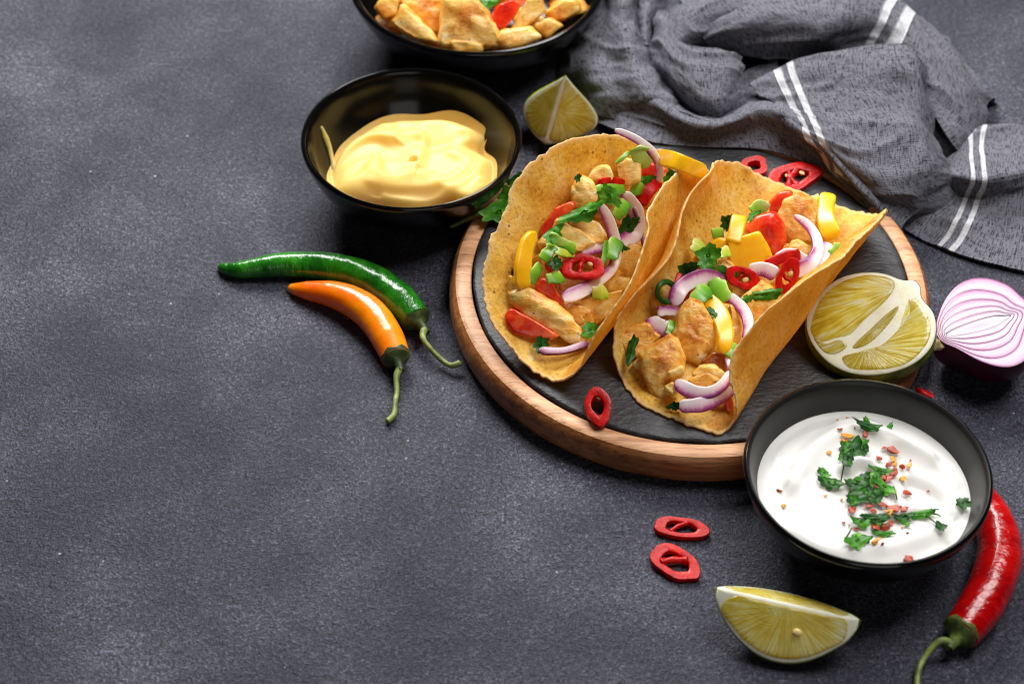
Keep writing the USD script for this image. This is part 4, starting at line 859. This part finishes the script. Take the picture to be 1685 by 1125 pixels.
# right end, running out of the photo
fold([[(1560, 262, 3), (1585, 242, 7), (1606, 212, 12), (1628, 206, 13), (1660, 208, 12), (1700, 213, 12), (1745, 216, 12)],
      [(1560, 280, 10), (1580, 268, 15), (1600, 250, 16), (1622, 244, 16), (1655, 246, 16), (1700, 248, 16), (1745, 250, 14)],
      [(1552, 287, 19), (1580, 290, 21), (1604, 293, 23), (1626, 292, 23), (1655, 287, 22), (1700, 277, 20), (1745, 268, 18)],
      [(1540, 302, 12), (1570, 310, 11), (1596, 316, 11), (1620, 320, 11), (1656, 318, 11), (1700, 312, 10), (1745, 300, 10)],
      [(1505, 348, 5), (1545, 358, 5), (1576, 366, 5), (1602, 374, 5), (1645, 386, 5), (1700, 392, 4), (1745, 395, 4)],
      [(1475, 370, 1.5), (1518, 395, 1.5), (1548, 407, 1.8), (1574, 418, 1.8), (1628, 435, 1.5), (1690, 449, 1.5), (1745, 458, 1.5)]], stripes=((1.72, 2.05), (2.5, 2.85)), sd=9, nu=170, nv=90, wr=.0018)

# ================================================================== fillings of the left taco
A, B = 0, 1
GA, GB = 'chicken pieces in the left taco', 'chicken pieces in the right taco'
def chick(k, ol, off, th, lb, dark=False, **kw): chunk(k, ol, off, th, 'chicken_dark' if dark else 'chicken', 'chicken_piece', lb, 'chicken piece', GA if k == 0 else GB, **kw)
def tom(k, ol, off, th, lb, **kw): chunk(k, ol, off, th, 'tomato', 'tomato_piece', lb, 'tomato piece', 'tomato pieces in the tacos', amp=.0003, gamp=.0002, smooth=8, **kw)
def pep(k, path, w, th, lb, roll=0., **kw):
    kw.setdefault('wob', .04)
    strip(k, path, w, th, 'pepper', 'yellow_pepper_strip', lb, 'pepper piece', 'yellow pepper pieces in the tacos', roll, **kw)
def oni(k, path, w, th, lb, roll=0., dark=False, **kw): strip(k, path, w, th * .75, 'onion_dark' if dark else 'onion', 'red_onion_strip', lb, 'onion strip', 'red onion strips in the tacos', roll, **kw)
def scal(k, path, w, lb, th=1.1, pale=False, roll=None, kind='flat'): strip(k, path, [w * 1.05, w * 1.3, w * 1.2], th, 'scallion_pale' if pale else 'scallion', 'spring_onion_piece', lb, 'spring onion', 'chopped spring onion in the tacos', [rng.uniform(-30, 30), rng.uniform(-30, 30)] if roll is None else roll, kind, taper=(.9, .9), n=14, wob=.2)
GL = 'chopped herb leaves in the tacos'
def lf(k, x, y, off, L, w, a, lb, dark=False): leaf(k, x, y, off, L, w, a, lb, GL, 'leaf_dark' if dark else 'leaf')

# pieces buried underneath
for k, pts in ((A, [(905, 440), (935, 400), (965, 430), (990, 450), (1000, 405), (1030, 350), (1060, 320), (985, 340), (930, 480), (905, 520), (945, 530), (1000, 490)]),
               (B, [(1075, 600), (1110, 560), (1150, 490), (1185, 460), (1190, 520), (1225, 430), (1260, 470), (1300, 420), (1160, 640)])):
    for x, y in pts:
        r_ = rng.uniform(26, 34); a0 = rng.uniform(0, 6.28)
        ol = [(x + r_ * rng.uniform(.75, 1.1) * math.cos(a0 + i * 1.05), y + r_ * rng.uniform(.7, 1.) * math.sin(a0 + i * 1.05)) for i in range(6)]
        chunk(k, ol, 7.5, 7, 'chicken_dark', 'chicken_piece', 'chicken piece buried under the other fillings of the %s taco' % ('left' if k == 0 else 'right'), 'chicken piece', 'chicken buried in the %s taco' % ('left' if k == 0 else 'right'), edge=.002)

chick(A, [(967, 293), (977, 277), (989, 271), (1001, 273), (1010, 288), (1008, 297), (984, 299)], 15, 12, 'rounded chicken piece high against the back wall of the left taco')
chick(A, [(1013, 272), (1031, 261), (1051, 271), (1050, 298), (1031, 306), (1018, 294)], 15, 13, 'pale chicken piece below the arching onion strip, far end of left taco')
tom(A, [(1050, 272), (1074, 268), (1101, 281), (1077, 290), (1053, 290)], 12, 8, 'red tomato piece at the far end of the left taco under the tall onion strip')
chick(A, [(941, 315), (951, 295), (956, 289), (975, 299), (982, 314), (978, 335), (956, 348), (944, 339)], 15, 13, 'craggy chicken piece left of the spring onion, upper left taco', ridge=[(962, 318, 2)])
tom(A, [(893, 372), (913, 341), (941, 330), (947, 342), (927, 362), (909, 378), (891, 388)], 11, 9, 'long red tomato wedge against the left wall of the left taco')
chick(A, [(927, 354), (946, 351), (970, 363), (987, 366), (995, 385), (990, 398), (972, 399), (944, 378)], 18, 13, 'smooth chicken piece below the dark herb leaf in the left taco')
chick(A, [(918, 363), (934, 370), (956, 381), (976, 398), (958, 413), (930, 404), (894, 408), (888, 398)], 16, 12, 'chicken piece under the green spring onion strip, middle of left taco')
chick(A, [(1018, 419), (1031, 406), (1050, 403), (1060, 413), (1055, 436), (1036, 457), (1015, 457), (1008, 447)], 17, 14, 'squared chicken piece against the right wall of the left taco', ridge=[(1030, 425, 2)])
chick(A, [(921, 452), (945, 444), (978, 455), (970, 478), (922, 478)], 15, 9, 'flat pale chicken piece under the red chili slice of the left taco')
tom(A, [(882, 474), (893, 458), (908, 466), (924, 494), (936, 518), (920, 504), (899, 486)], 11, 8, 'glossy red tomato strip between the two long chicken pieces, left taco')
chick(A, [(992, 463), (1015, 456), (1038, 459), (1033, 472), (1015, 482), (996, 477)], 16, 10, 'small oblong chicken piece under the right wall of the left taco')
chick(A, [(956, 493), (982, 490), (1022, 478), (1020, 494), (994, 520), (982, 534), (964, 537), (959, 511)], 15, 11, 'stringy chicken piece below the pale green cube in the left taco', gamp=.0008)
chick(A, [(928, 498), (956, 488), (960, 505), (934, 515)], 12, 8, 'small chicken piece under the tail of the purple onion, left taco')
chick(A, [(940, 520), (956, 516), (962, 530), (950, 540)], 9, 7, 'small dark chicken scrap near the front of the left taco', True)
tom(A, [(831, 520), (842, 506), (858, 517), (885, 530), (917, 551), (903, 558), (851, 551), (836, 537)], 8, 7, 'flattened red tomato piece nearest the front of the left taco')
chick(A, [(841, 483), (858, 474), (876, 477), (913, 498), (935, 518), (962, 555), (958, 563), (936, 560), (903, 541), (858, 512), (843, 498)], 13, 9, 'long slanting chicken strip at the front of the left taco', gamp=.0009, ridge=[(860, 487, 1.5), (900, 508, 2), (935, 535, 1.5)])
chick(A, [(838, 455), (850, 457), (852, 478), (841, 490)], 7, 6, 'thin chicken sliver beside the yellow pepper at the left taco wall', True)

chick(A, [(1000, 330), (1020, 322), (1034, 345), (1026, 372), (1006, 366)], 13, 10, 'chicken piece behind the spring onion and onion crescent, left taco', True)
chick(A, [(968, 415), (990, 408), (1006, 425), (998, 446), (974, 440)], 13, 9, 'chicken piece under the long purple onion strip, left taco')
tom(A, [(1000, 292), (1022, 300), (1030, 318), (1010, 324), (996, 310)], 11, 8, 'soft red tomato piece below the broad spring onion, left taco')
tom(A, [(900, 420), (915, 428), (925, 450), (910, 452), (896, 440)], 10, 7, 'soft orange-red tomato piece left of the red chili slice, left taco')
pep(A, [(861, 474, 10), (860, 445, 12), (864, 414, 12), (871, 394, 11), (881, 387, 9)], [30, 28, 27, 24, 18], 4, 'curled yellow pepper strip at the left wall of the left taco', roll=-25)
pep(A, [(1084, 259, 8), (1120, 268, 9), (1160, 285, 8)], 28, 3, 'broad yellow pepper strip at the far end of the left taco', roll=10)

oni(A, [(1012, 214, 5), (1041, 226, 12), (1065, 242, 22), (1081, 264, 25), (1086, 284, 24), (1080, 302, 20)], [10, 13, 14, 13, 12], 2.2, 'thin arching onion strip sticking out above the back of the left taco')
oni(A, [(988, 336, 23), (1001, 361, 25), (1010, 390, 25), (1013, 425, 24), (1003, 447, 23), (982, 463, 22), (955, 479, 20), (926, 490, 17)], [16, 20, 19, 17, 17, 20, 24, 28], 2.2, 'long S-shaped purple onion strip across the middle of the left taco', roll=[0, 8, 0, -15])
oni(A, [(1027, 318, 18), (1043, 347, 20), (1045, 377, 20), (1022, 400, 20)], [18, 30, 32, 22], 2.4, 'wide onion crescent at the right side of the left taco')
oni(A, [(1043, 342, 22), (1053, 371, 23), (1060, 406, 21)], 8, 1.6, 'thin dark purple onion sliver by the right wall of the left taco', dark=True)
oni(A, [(957, 416, 20), (976, 409, 21), (996, 407, 19)], 20, 2.2, 'short white and purple onion piece left of the long onion strip')
oni(A, [(887, 577, 7), (905, 578, 8), (928, 577, 8), (950, 571, 8), (968, 564, 6)], 13, 2.6, 'dark edged onion strip at the front lip of the left taco', dark=True, roll=25)

chili_ring(A, 959, 438, 24, 37, 19, -3, 4.5, 'oval red chili slice on top in the middle of the left taco', 'red chili slices in the tacos', up=.45, bars=(95,), seeds=((.35, .3),), inner=.5)
strip(A, [(1052, 337, 18), (1066, 315, 20), (1083, 300, 18)], 24, 5, 'chili', 'chili_slice', 'smooth red chili piece upright at the right wall of the left taco', 'chili slice', 'red chili slices in the tacos')
strip(A, [(984, 300, 17), (1005, 297, 18), (1026, 301, 17)], 11, 3, 'chili', 'chili_slice', 'thin pinkish red chili sliver above the spring onion in the left taco', 'chili slice', 'red chili slices in the tacos')

scal(A, [(983, 318, 20), (1004, 312, 22), (1026, 308, 20)], 22, 'broad light green spring onion piece in the upper left taco')
lf(A, 962, 350, 24, 66, 26, 24, 'large dark green herb leaf across the chicken in the left taco')
lf(A, 1002, 322, 24, 40, 26, -35, 'crinkled herb leaf beside the broad spring onion, left taco')
scal(A, [(1012, 358, 21), (1021, 346, 23), (1031, 332, 21)], 19, 'bright green spring onion piece right of the purple onion top, left taco')
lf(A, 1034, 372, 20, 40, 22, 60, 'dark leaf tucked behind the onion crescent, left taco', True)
scal(A, [(1004, 426, 27), (1010, 410, 28), (1015, 393, 27)], 20, 'spring onion piece lying on the long purple onion strip')
scal(A, [(990, 442, 25), (995, 418, 26), (998, 396, 25)], 7, 'thin green spring onion blade left of the long purple onion strip', th=.8)
lf(A, 1018, 402, 26, 34, 14, -35, 'narrow leaf to the right of the purple onion strip, left taco', True)
scal(A, [(903, 388, 20), (922, 398, 21), (946, 410, 20)], 15, 'long green spring onion strip over chicken at left of the left taco')
lf(A, 911, 386, 21, 34, 22, 50, 'herb leaf over the long spring onion strip, left taco')
scal(A, [(893, 428, 17), (902, 415, 18), (911, 403, 17)], 15, 'small dark green spring onion piece beside the curled yellow pepper')
scal(A, [(912, 412, 19), (928, 413, 20), (945, 417, 19)], 14, 'pale half ring of spring onion above the red chili slice, left taco', pale=True)
scal(A, [(874, 466, 13), (880, 450, 15), (889, 436, 14)], 15, 'upright green spring onion curl right of the curled yellow pepper')
scal(A, [(900, 459, 17), (912, 457, 18), (925, 455, 17)], 18, 'small bright green spring onion square left of the red chili slice')
scal(A, [(974, 482, 22), (985, 481, 23), (998, 478, 22)], 19, 'yellowish green spring onion cube below the purple onion strip', pale=True)
scal(A, [(1045, 244, 19), (1056, 255, 20), (1072, 266, 19)], 24, 'green spring onion piece framed by the arching onion strip')
scal(A, [(1013, 269, 14), (1024, 260, 15), (1035, 251, 14)], 6, 'thin green blade on the back wall of the left taco', th=.8)
lf(A, 1104, 292, 13, 26, 20, 30, 'small herb leaf at the far end of the left taco')
lf(A, 1060, 297, 20, 36, 14, 20, 'narrow leaf over the tomato at the far end of the left taco')
scal(A, [(1040, 318, 19), (1048, 312, 20), (1058, 311, 19)], 16, 'round green spring onion bit above the onion crescent')
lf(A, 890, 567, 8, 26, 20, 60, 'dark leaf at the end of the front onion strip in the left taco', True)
lf(A, 971, 543, 14, 26, 22, 30, 'herb leaf under the front chicken at the right wall of the left taco')
lf(A, 913, 434, 19, 22, 20, 40, 'dark leaf just left of the red chili slice, left taco', True)
lf(A, 951, 294, 18, 14, 9, 70, 'tiny leaf on the upper chicken of the left taco', True)
lf(A, 845, 448, 4, 12, 8, 80, 'tiny dark leaf on the left wall of the left taco', True)

# ================================================================== fillings of the right taco
chick(B, [(1281, 350), (1289, 331), (1314, 319), (1336, 327), (1347, 347), (1356, 384), (1341, 396), (1300, 394), (1284, 369)], 17, 16, 'large rounded chicken piece at the far end of the right taco', ridge=[(1315, 350, 2)])
tom(B, [(1265, 332), (1276, 321), (1287, 315), (1303, 314), (1304, 323), (1284, 336), (1277, 351), (1266, 351)], 20, 9, 'curled red tomato strip above the large far chicken piece, right taco')
chick(B, [(1303, 396), (1311, 393), (1334, 405), (1337, 419), (1322, 425), (1300, 414)], 18, 10, 'small golden chicken piece inside the curve of the far onion strip')
tom(B, [(1226, 378), (1246, 357), (1273, 350), (1289, 368), (1292, 397), (1279, 423), (1262, 410), (1246, 387)], 18, 13, 'big red tomato chunk in the upper middle of the right taco', ridge=[(1262, 372, 2)])
chick(B, [(1217, 496), (1240, 475), (1254, 465), (1285, 484), (1268, 510), (1242, 532), (1236, 520)], 17, 13, 'pale chicken piece topped with a leaf by the right wall of the right taco', ridge=[(1252, 488, 1.5)])
chick(B, [(1021, 556), (1045, 533), (1062, 530), (1070, 545), (1086, 553), (1066, 576), (1048, 588), (1042, 569), (1024, 570)], 9, 8, 'brownish chicken piece against the left lip of the right taco', True)
chick(B, [(1042, 598), (1056, 588), (1060, 603), (1046, 606)], 9, 7, 'small chicken scrap beside the front chunk of the right taco')
chick(B, [(1057, 587), (1069, 577), (1101, 552), (1114, 562), (1126, 590), (1123, 610), (1115, 623), (1091, 657), (1079, 650), (1062, 622)], 16, 14, 'largest chicken chunk at the front of the right taco', ridge=[(1085, 590, 3), (1110, 600, 2)], amp=.0005)
chick(B, [(1093, 636), (1106, 628), (1122, 641), (1107, 652)], 16, 9, 'small chicken lobe at the foot of the largest front chunk')
chick(B, [(1099, 612), (1122, 603), (1126, 612), (1104, 622)], 18, 7, 'ragged chicken shred on the largest front chunk')
chick(B, [(1103, 544), (1120, 512), (1137, 495), (1155, 502), (1177, 534), (1174, 568), (1154, 602), (1122, 585), (1105, 558)], 20, 16, 'cube-shaped chicken chunk with green bits on top, right taco', ridge=[(1150, 558, 4), (1172, 540, 2), (1113, 545, 2.5)], smooth=4)
chick(B, [(1141, 615), (1153, 602), (1173, 602), (1195, 613), (1193, 627), (1168, 634), (1144, 631)], 13, 10, 'crusty chicken piece above the two front onion strips', amp=.0007)
chick(B, [(1202, 506), (1211, 511), (1222, 531), (1222, 562), (1209, 569), (1203, 548)], 15, 12, 'narrow upright chicken piece right of the curved pepper strip')
chick(B, [(1169, 434), (1191, 423), (1208, 437), (1211, 452), (1186, 450)], 18, 10, 'chicken piece half hidden under leaves in the middle of the right taco')
tom(B, [(1190, 658), (1203, 650), (1209, 668), (1203, 680), (1193, 676)], 6, 5, 'small red tomato piece in the front right corner of the right taco')
chunk(B, [(1156, 594), (1175, 580), (1194, 586), (1191, 608), (1168, 606)], 12, 8, 'caramel', 'onion_piece', 'glossy brown fried onion piece below the curved pepper strip', 'onion piece', None)
chunk(B, [(1199, 399), (1222, 390), (1248, 383), (1262, 405), (1271, 428), (1240, 440), (1210, 447), (1203, 425)], 23, 5, 'pepper', 'yellow_pepper_piece', 'square yellow pepper piece in the middle of the right taco', 'pepper piece', 'yellow pepper pieces in the tacos', amp=.00015, gamp=.0001, smooth=4, inset=.93)
chunk(B, [(1162, 406), (1173, 397), (1186, 391), (1200, 399), (1203, 423), (1175, 415)], 17, 5, 'pepper', 'yellow_pepper_piece', 'yellow pepper piece left of the upright pepper stick', 'pepper piece', 'yellow pepper pieces in the tacos', amp=.00015, gamp=.0001, smooth=4, inset=.93)
chunk(B, [(1140, 428), (1153, 412), (1162, 425), (1158, 450), (1144, 444)], 13, 5, 'pepper', 'yellow_pepper_piece', 'orange yellow pepper piece at the left wall of the right taco', 'pepper piece', 'yellow pepper pieces in the tacos', amp=.00015, gamp=.0001, smooth=4)
tom(B, [(1285, 425), (1310, 420), (1330, 436), (1310, 452), (1288, 446)], 14, 9, 'soft red tomato piece under the upright chili ring, right taco')
chick(B, [(1230, 445), (1260, 440), (1275, 462), (1250, 474), (1232, 466)], 15, 10, 'chicken piece between the two red chili rings, right taco')
tom(B, [(1120, 470), (1140, 476), (1146, 496), (1126, 500), (1114, 486)], 9, 7, 'dark red tomato piece under the big onion arc, right taco')
chick(B, [(1172, 640), (1196, 636), (1206, 656), (1190, 672), (1168, 664)], 8, 7, 'chicken scrap between the two front onion strips, right taco', True)
pep(B, [(1206, 402, 22), (1211, 382, 23), (1216, 357, 21)], 26, 5, 'upright yellow pepper stick behind the square pepper piece')
pep(B, [(1157, 488, 20), (1177, 507, 23), (1190, 534, 24), (1193, 560, 22), (1187, 580, 18)], [24, 28, 30, 28, 20], 4.5, 'curved yellow pepper strip right of the chicken cube', roll=15)
pep(B, [(1363, 320, 13), (1359, 345, 16), (1362, 370, 17), (1371, 392, 15)], [28, 26, 30, 34], 5, 'tall yellow pepper strip at the far right end of the right taco')

oni(B, [(1109, 502, 15), (1117, 479, 18), (1139, 461, 20), (1165, 455, 21), (1192, 464, 20)], [24, 28, 28, 26, 20], 2.6, 'big white onion arc with purple edge at left of the right taco', roll=180)
oni(B, [(1072, 522, 10), (1079, 535, 13), (1096, 541, 15), (1106, 530, 15)], [22, 30, 30, 16], 3, 'short thick onion curl at the left wall of the right taco', roll=0)
oni(B, [(1082, 513, 14), (1100, 511, 16), (1121, 515, 17)], 16, 3, 'stubby pale onion end behind the thick onion curl', roll=180)
oni(B, [(1199, 487, 21), (1222, 508, 23), (1231, 531, 22), (1226, 560, 19)], [18, 19, 18, 14], 2.6, 'purple edged onion strip curving down right of the pepper strip', roll=0)
oni(B, [(1112, 628, 18), (1134, 642, 19), (1165, 646, 19), (1190, 632, 18), (1202, 612, 16)], [20, 24, 22, 18, 14], 3, 'upper of the two onion strips at the front of the right taco', roll=0)
oni(B, [(1118, 668, 13), (1145, 667, 14), (1178, 657, 14), (1206, 640, 13)], [22, 24, 24, 18], 3, 'lower of the two onion strips at the front of the right taco', roll=0)
oni(B, [(1234, 447, 24), (1255, 443, 26), (1277, 453, 25)], 24, 2.6, 'short onion piece beside the folded chili slice, right taco', roll=0)
oni(B, [(1308, 355, 22), (1328, 369, 24), (1343, 391, 25), (1344, 418, 25), (1328, 438, 24), (1302, 447, 22)], [10, 16, 18, 20, 24, 26], 2.4, 'long hook-shaped pale onion strip at the far end of the right taco')
oni(B, [(1361, 400, 16), (1354, 424, 17), (1346, 448, 15)], 20, 2.4, 'purple topped onion strip below the tall yellow pepper')
oni(B, [(1278, 427, 20), (1297, 417, 21), (1327, 430, 20)], 18, 2.4, 'pale onion slice behind the upright chili ring, right taco')
oni(B, [(1194, 588, 14), (1200, 602, 14), (1202, 616, 13)], 9, 2, 'thin onion end beside the cut lip of the right taco')

chili_ring(B, 1222, 456, 24, 30, 18, -24, 6, 'folded red chili slice above the pale chicken in the right taco', 'red chili slices in the tacos', up=.1, bars=(80,), inner=.45)
chili_ring(B, 1297, 455, 27, 31, 17, 62, 5, 'upright red chili ring against the right wall of the right taco', 'red chili slices in the tacos', up=.05, bars=(95,), inner=.46)
strip(B, [(1260, 438, 22), (1284, 425, 24), (1316, 419, 22)], 18, 4, 'chili', 'chili_slice', 'flat red chili piece behind the upright chili ring', 'chili slice', 'red chili slices in the tacos')
strip(B, [(1108, 480, 10), (1113, 465, 11), (1118, 452, 10)], 10, 4, 'chili', 'chili_slice', 'dark red chili bit low at the left wall of the right taco', 'chili slice', 'red chili slices in the tacos')

scal(B, [(1237, 349, 16), (1249, 342, 17), (1263, 345, 16)], 20, 'dark green spring onion left of the curled tomato, right taco')
lf(B, 1240, 357, 19, 22, 14, 30, 'small leaf above the big tomato chunk, right taco')
lf(B, 1197, 366, 14, 28, 24, 70, 'dark leaf left of the upright pepper stick', True)
scal(B, [(1172, 385, 12), (1180, 383, 13), (1190, 384, 12)], 14, 'small green spring onion bit on the back wall of the right taco')
scal(B, [(1142, 415, 13), (1147, 405, 14), (1153, 397, 13)], 17, 'yellow green spring onion bit at the left wall of the right taco', pale=True)
lf(B, 1165, 421, 21, 38, 30, 40, 'dark green herb leaf over the left pepper pieces, right taco')
scal(B, [(1177, 421, 22), (1188, 416, 23), (1200, 413, 22)], 15, 'pale spring onion piece left of the square pepper', pale=True)
lf(B, 1162, 443, 20, 24, 18, 20, 'greyish green leaf above the big onion arc')
lf(B, 1131, 447, 14, 38, 26, 55, 'dark leaf against the left wall beside the big onion arc', True)
lf(B, 1194, 449, 22, 30, 22, -20, 'herb leaf left of the folded chili slice, right taco')
th_ = np.linspace(0, 2 * np.pi, 26); c_ = (1096, 480)
strip(B, [(c_[0] + 14 * math.cos(t), c_[1] + 16 * math.sin(t), 11) for t in th_], 9, 5, 'leaf_dark', 'spring_onion_piece', 'dark green spring onion ring low at the left wall of the right taco', 'spring onion', 'chopped spring onion in the tacos', taper=(1, 1), n=48)
scal(B, [(1144, 497, 25), (1154, 484, 26), (1167, 474, 25)], 24, 'green spring onion tube on top of the chicken cube')
scal(B, [(1173, 460, 26), (1184, 478, 28), (1193, 496, 26)], 24, 'large bright green spring onion piece in the middle of the right taco')
scal(B, [(1146, 504, 26), (1150, 516, 27), (1154, 528, 26)], 18, 'small green spring onion sliver on the chicken cube')
lf(B, 1168, 516, 26, 26, 16, -40, 'dark leaf at the right shoulder of the chicken cube', True)
lf(B, 1134, 513, 25, 20, 16, 80, 'pale little leaf at the left shoulder of the chicken cube')
lf(B, 1258, 485, 22, 48, 18, 8, 'long leaf on the pale chicken near the right wall of the right taco')
lf(B, 1228, 493, 21, 20, 12, 30, 'small leaf left of the long leaf, right taco')
scal(B, [(1334, 334, 12), (1341, 330, 13), (1349, 327, 12)], 15, 'pale green spring onion bit beside the tall yellow pepper', pale=True)
scal(B, [(1369, 421, 15), (1377, 414, 16), (1385, 407, 15)], 20, 'green spring onion bit at the far right wall of the right taco')
scal(B, [(1199, 588, 16), (1206, 580, 17), (1216, 571, 16)], 20, 'bright green spring onion bit at the cut lip of the right taco')
lf(B, 1038, 577, 9, 46, 16, 72, 'dark leaf on the left lip of the right taco', True)
scal(B, [(1099, 550, 18), (1103, 540, 19), (1106, 529, 18)], 9, 'thin dark green strip at the left edge of the chicken cube')
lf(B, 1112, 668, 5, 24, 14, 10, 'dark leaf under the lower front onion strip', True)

# ================================================================== loose chili slices
GR = 'loose red chili slices around the board'
chili_ring(ZS, 983, 666, 9, 22, 33, 8, 7, 'red chili slice with a pale seed on the near edge of the board', GR, up=.45, bars=(), seeds=((.25, .45),), inner=.46)
chili_ring(ZS, 1241, 272, 6, 23, 17, 12, 5, 'left of two red chili slices behind the right taco on the slate', GR, up=.7, bars=(), seeds=(), inner=.46)
chili_ring(ZS, 1307, 290, 6, 44, 22, 14, 6, 'right of two red chili slices behind the right taco on the slate', GR, up=.8, bars=(75, 110), seeds=((.3, .2), (-.2, .3)), inner=.5)
chili_ring(0.0, 1120, 866, 4.5, 45, 16, -7, 3, 'narrow red chili slice on the table, farther of the pair below the board', GR, up=.9, bars=(70,), seeds=(), inner=.56)
chili_ring(0.0, 1111, 923, 4.5, 44, 27, -33, 3.2, 'wide red chili slice on the table, nearer of the pair below the board', GR, up=.9, bars=(60,), seeds=(), inner=.56)
single('chili_slice', lump(at(1522, 650, .002) + rng.normal(size=(24, 3)) * [.0020, .0018, .0010], .001, 4, .0002, 300, 3), M['chili'], 'small red chili bit peeping out behind the yoghurt bowl', 'chili slice', GR)

# ================================================================== parsley sprig behind the left taco
sp = Thing('parsley_sprig', 'green parsley sprig between the mustard bowl and the left taco', 'herb sprig', at(800, 350, 0))
sp.part('stem', tube([at(742, 373, .012), at(770, 360, .019), at(800, 346, .023), at(830, 325, .024), at(846, 300, .024)], [.0010, .0013, .0015, .0015, .001], 30, 10), M['stem'])
for x, y, z, L, w, a, kx in [(822, 349, .026, .019, .012, 20, 3), (838, 326, .027, .015, .012, 60, 8), (852, 302, .026, .012, .010, 80, 14)]:
    ex, ey, en = cambasis(a, .1, -.35)
    sp.part('leaf', leaf_mesh(at(x, y, z), ex, ey, en, L, w, 3, .3, kx), M['leaf'])

# ================================================================== garnish on the yoghurt
def yp(x, y, lift=.0006):
    p = at(x, y, YZ)
    for _ in range(4): p = at(x, y, float(yh(p[:2][None])[0]) + lift)
    return p
LV = [(1428, 699, 46, 13, -25, 1), (1464, 701, 16, 7, 60, 0), (1402, 742, 46, 30, 60, 1), (1415, 734, 36, 22, 40, 0), (1356, 778, 24, 14, -50, 0), (1366, 793, 42, 20, -15, 1), (1428, 788, 40, 26, 25, 0), (1408, 797, 34, 22, 10, 1),
                          (1448, 773, 38, 14, -20, 0), (1455, 800, 44, 18, -48, 0), (1408, 818, 38, 24, 20, 1), (1442, 818, 32, 20, 60, 1), (1440, 850, 44, 16, 5, 1), (1417, 858, 30, 16, -10, 0), (1411, 888, 40, 24, 20, 0), (1454, 877, 36, 9, 0, 0),
                          (1514, 845, 46, 13, 15, 0), (1548, 865, 20, 14, -40, 1), (1584, 828, 24, 20, 30, 1), (1486, 850, 34, 13, 8, 1), (1425, 806, 30, 20, 70, 1), (1395, 755, 30, 16, 80, 1)]
LV = LV + [(x + rng.uniform(-11, 11), y + rng.uniform(-9, 9), L * .55, w * .6, a + rng.uniform(-60, 60), 1 - dk) for x, y, L, w, a, dk in LV if L > 29 and x < 1500]
for x, y, L, w, a, dk in LV:
    s_ = seed(); k = .00029; ex, ey, en = cambasis(a, 0, 0); n = np.array([0, 0, 1.]); ex = ex - n * (ex @ n) * .8; ex /= np.linalg.norm(ex); ey = np.cross(n, ex)
    single('parsley_leaf', leaf_mesh(yp(x, y, .0022), ex, ey, n, L * k * .92, w * k * 1.15, 3 + s_ % 3, .35, s_ % 60), M['leaf_dark' if dk else 'leaf'], 'chopped dark green parsley scattered on the white yoghurt', 'herb leaf', 'parsley bits on the yoghurt')
for P in ([(1402, 746), (1389, 765), (1384, 790)], [(1524, 846), (1536, 857), (1548, 866)], [(1527, 843), (1537, 838), (1545, 838)], [(1526, 845), (1538, 845), (1548, 849)], [(1390, 888), (1396, 878), (1402, 868)], [(1470, 800), (1474, 812), (1476, 822)]):
    single('parsley_stalk', tube([yp(x, y, .0016) for x, y in P], [.0005, .0004, .0003], 12, 6), M['leaf_dark'], 'thin dark parsley stalk on the white yoghurt', 'herb stalk', 'parsley stalks on the yoghurt')
Z5 = lambda x, y: (1200 + x / 3.464, 600 + y / 3.464)
for x, y, s, g in [(672, 300, 4, 1), (615, 312, 4, 1), (630, 365, 6, 0), (718, 360, 3, 0), (680, 402, 13, 1), (775, 390, 11, 0), (655, 430, 9, 1), (775, 432, 8, 1), (572, 500, 7, 1), (845, 532, 9, 0), (885, 475, 8, 0), (940, 482, 13, 0), (935, 535, 10, 1), (1022, 570, 9, 1), (985, 580, 9, 0),
                   (990, 650, 8, 1), (930, 610, 12, 0), (905, 560, 9, 0), (880, 640, 8, 0), (905, 648, 9, 0), (1015, 730, 12, 0), (1135, 720, 4, 0), (285, 715, 6, 0), (310, 805, 7, 1), (548, 745, 4, 1), (640, 766, 4, 1), (700, 825, 12, 0), (790, 800, 10, 0), (880, 800, 11, 0), (940, 820, 13, 0), (1000, 822, 12, 0),
                   (910, 832, 10, 1), (820, 832, 9, 0), (860, 690, 12, 0), (690, 662, 7, 0), (652, 900, 5, 0), (683, 915, 3, 0), (840, 922, 10, 0), (890, 922, 12, 0), (722, 935, 7, 0), (985, 925, 3, 1), (1015, 957, 4, 0), (850, 1000, 8, 1), (872, 1020, 5, 0), (828, 1012, 6, 1), (1022, 1105, 9, 0), (960, 870, 8, 0), (860, 745, 6, 1), (920, 900, 7, 0), (1035, 545, 3, 0), (940, 560, 7, 1), (770, 745, 5, 1)]:
    X, Y = Z5(x, y); c = yp(X, Y, .0008 + .0008 * (s > 7)); s_ = seed(); q = rng.normal(size=(12, 3)); q /= np.linalg.norm(q, axis=1)[:, None]
    e = rng.uniform(.7, 1.25, 2); q = q * [s * .00029 * .88 * e[0], s * .00029 * .74 * e[1], max(.0005, s * .00005)]
    tl = rng.uniform(-.35, .35, 2) if s > 7 else (0, 0); q[:, 2] += q[:, 0] * tl[0] + q[:, 1] * tl[1]
    single('chili_flake', lump(c + q, .0009, 0, .00012, 900, s_), M['flake_gold' if g else 'flake_red'], 'golden crushed chili flake scattered on the white yoghurt' if g else 'dark red crushed chili flake scattered on the white yoghurt', 'chili flake', 'golden chili flakes on the yoghurt' if g else 'red chili flakes on the yoghurt')
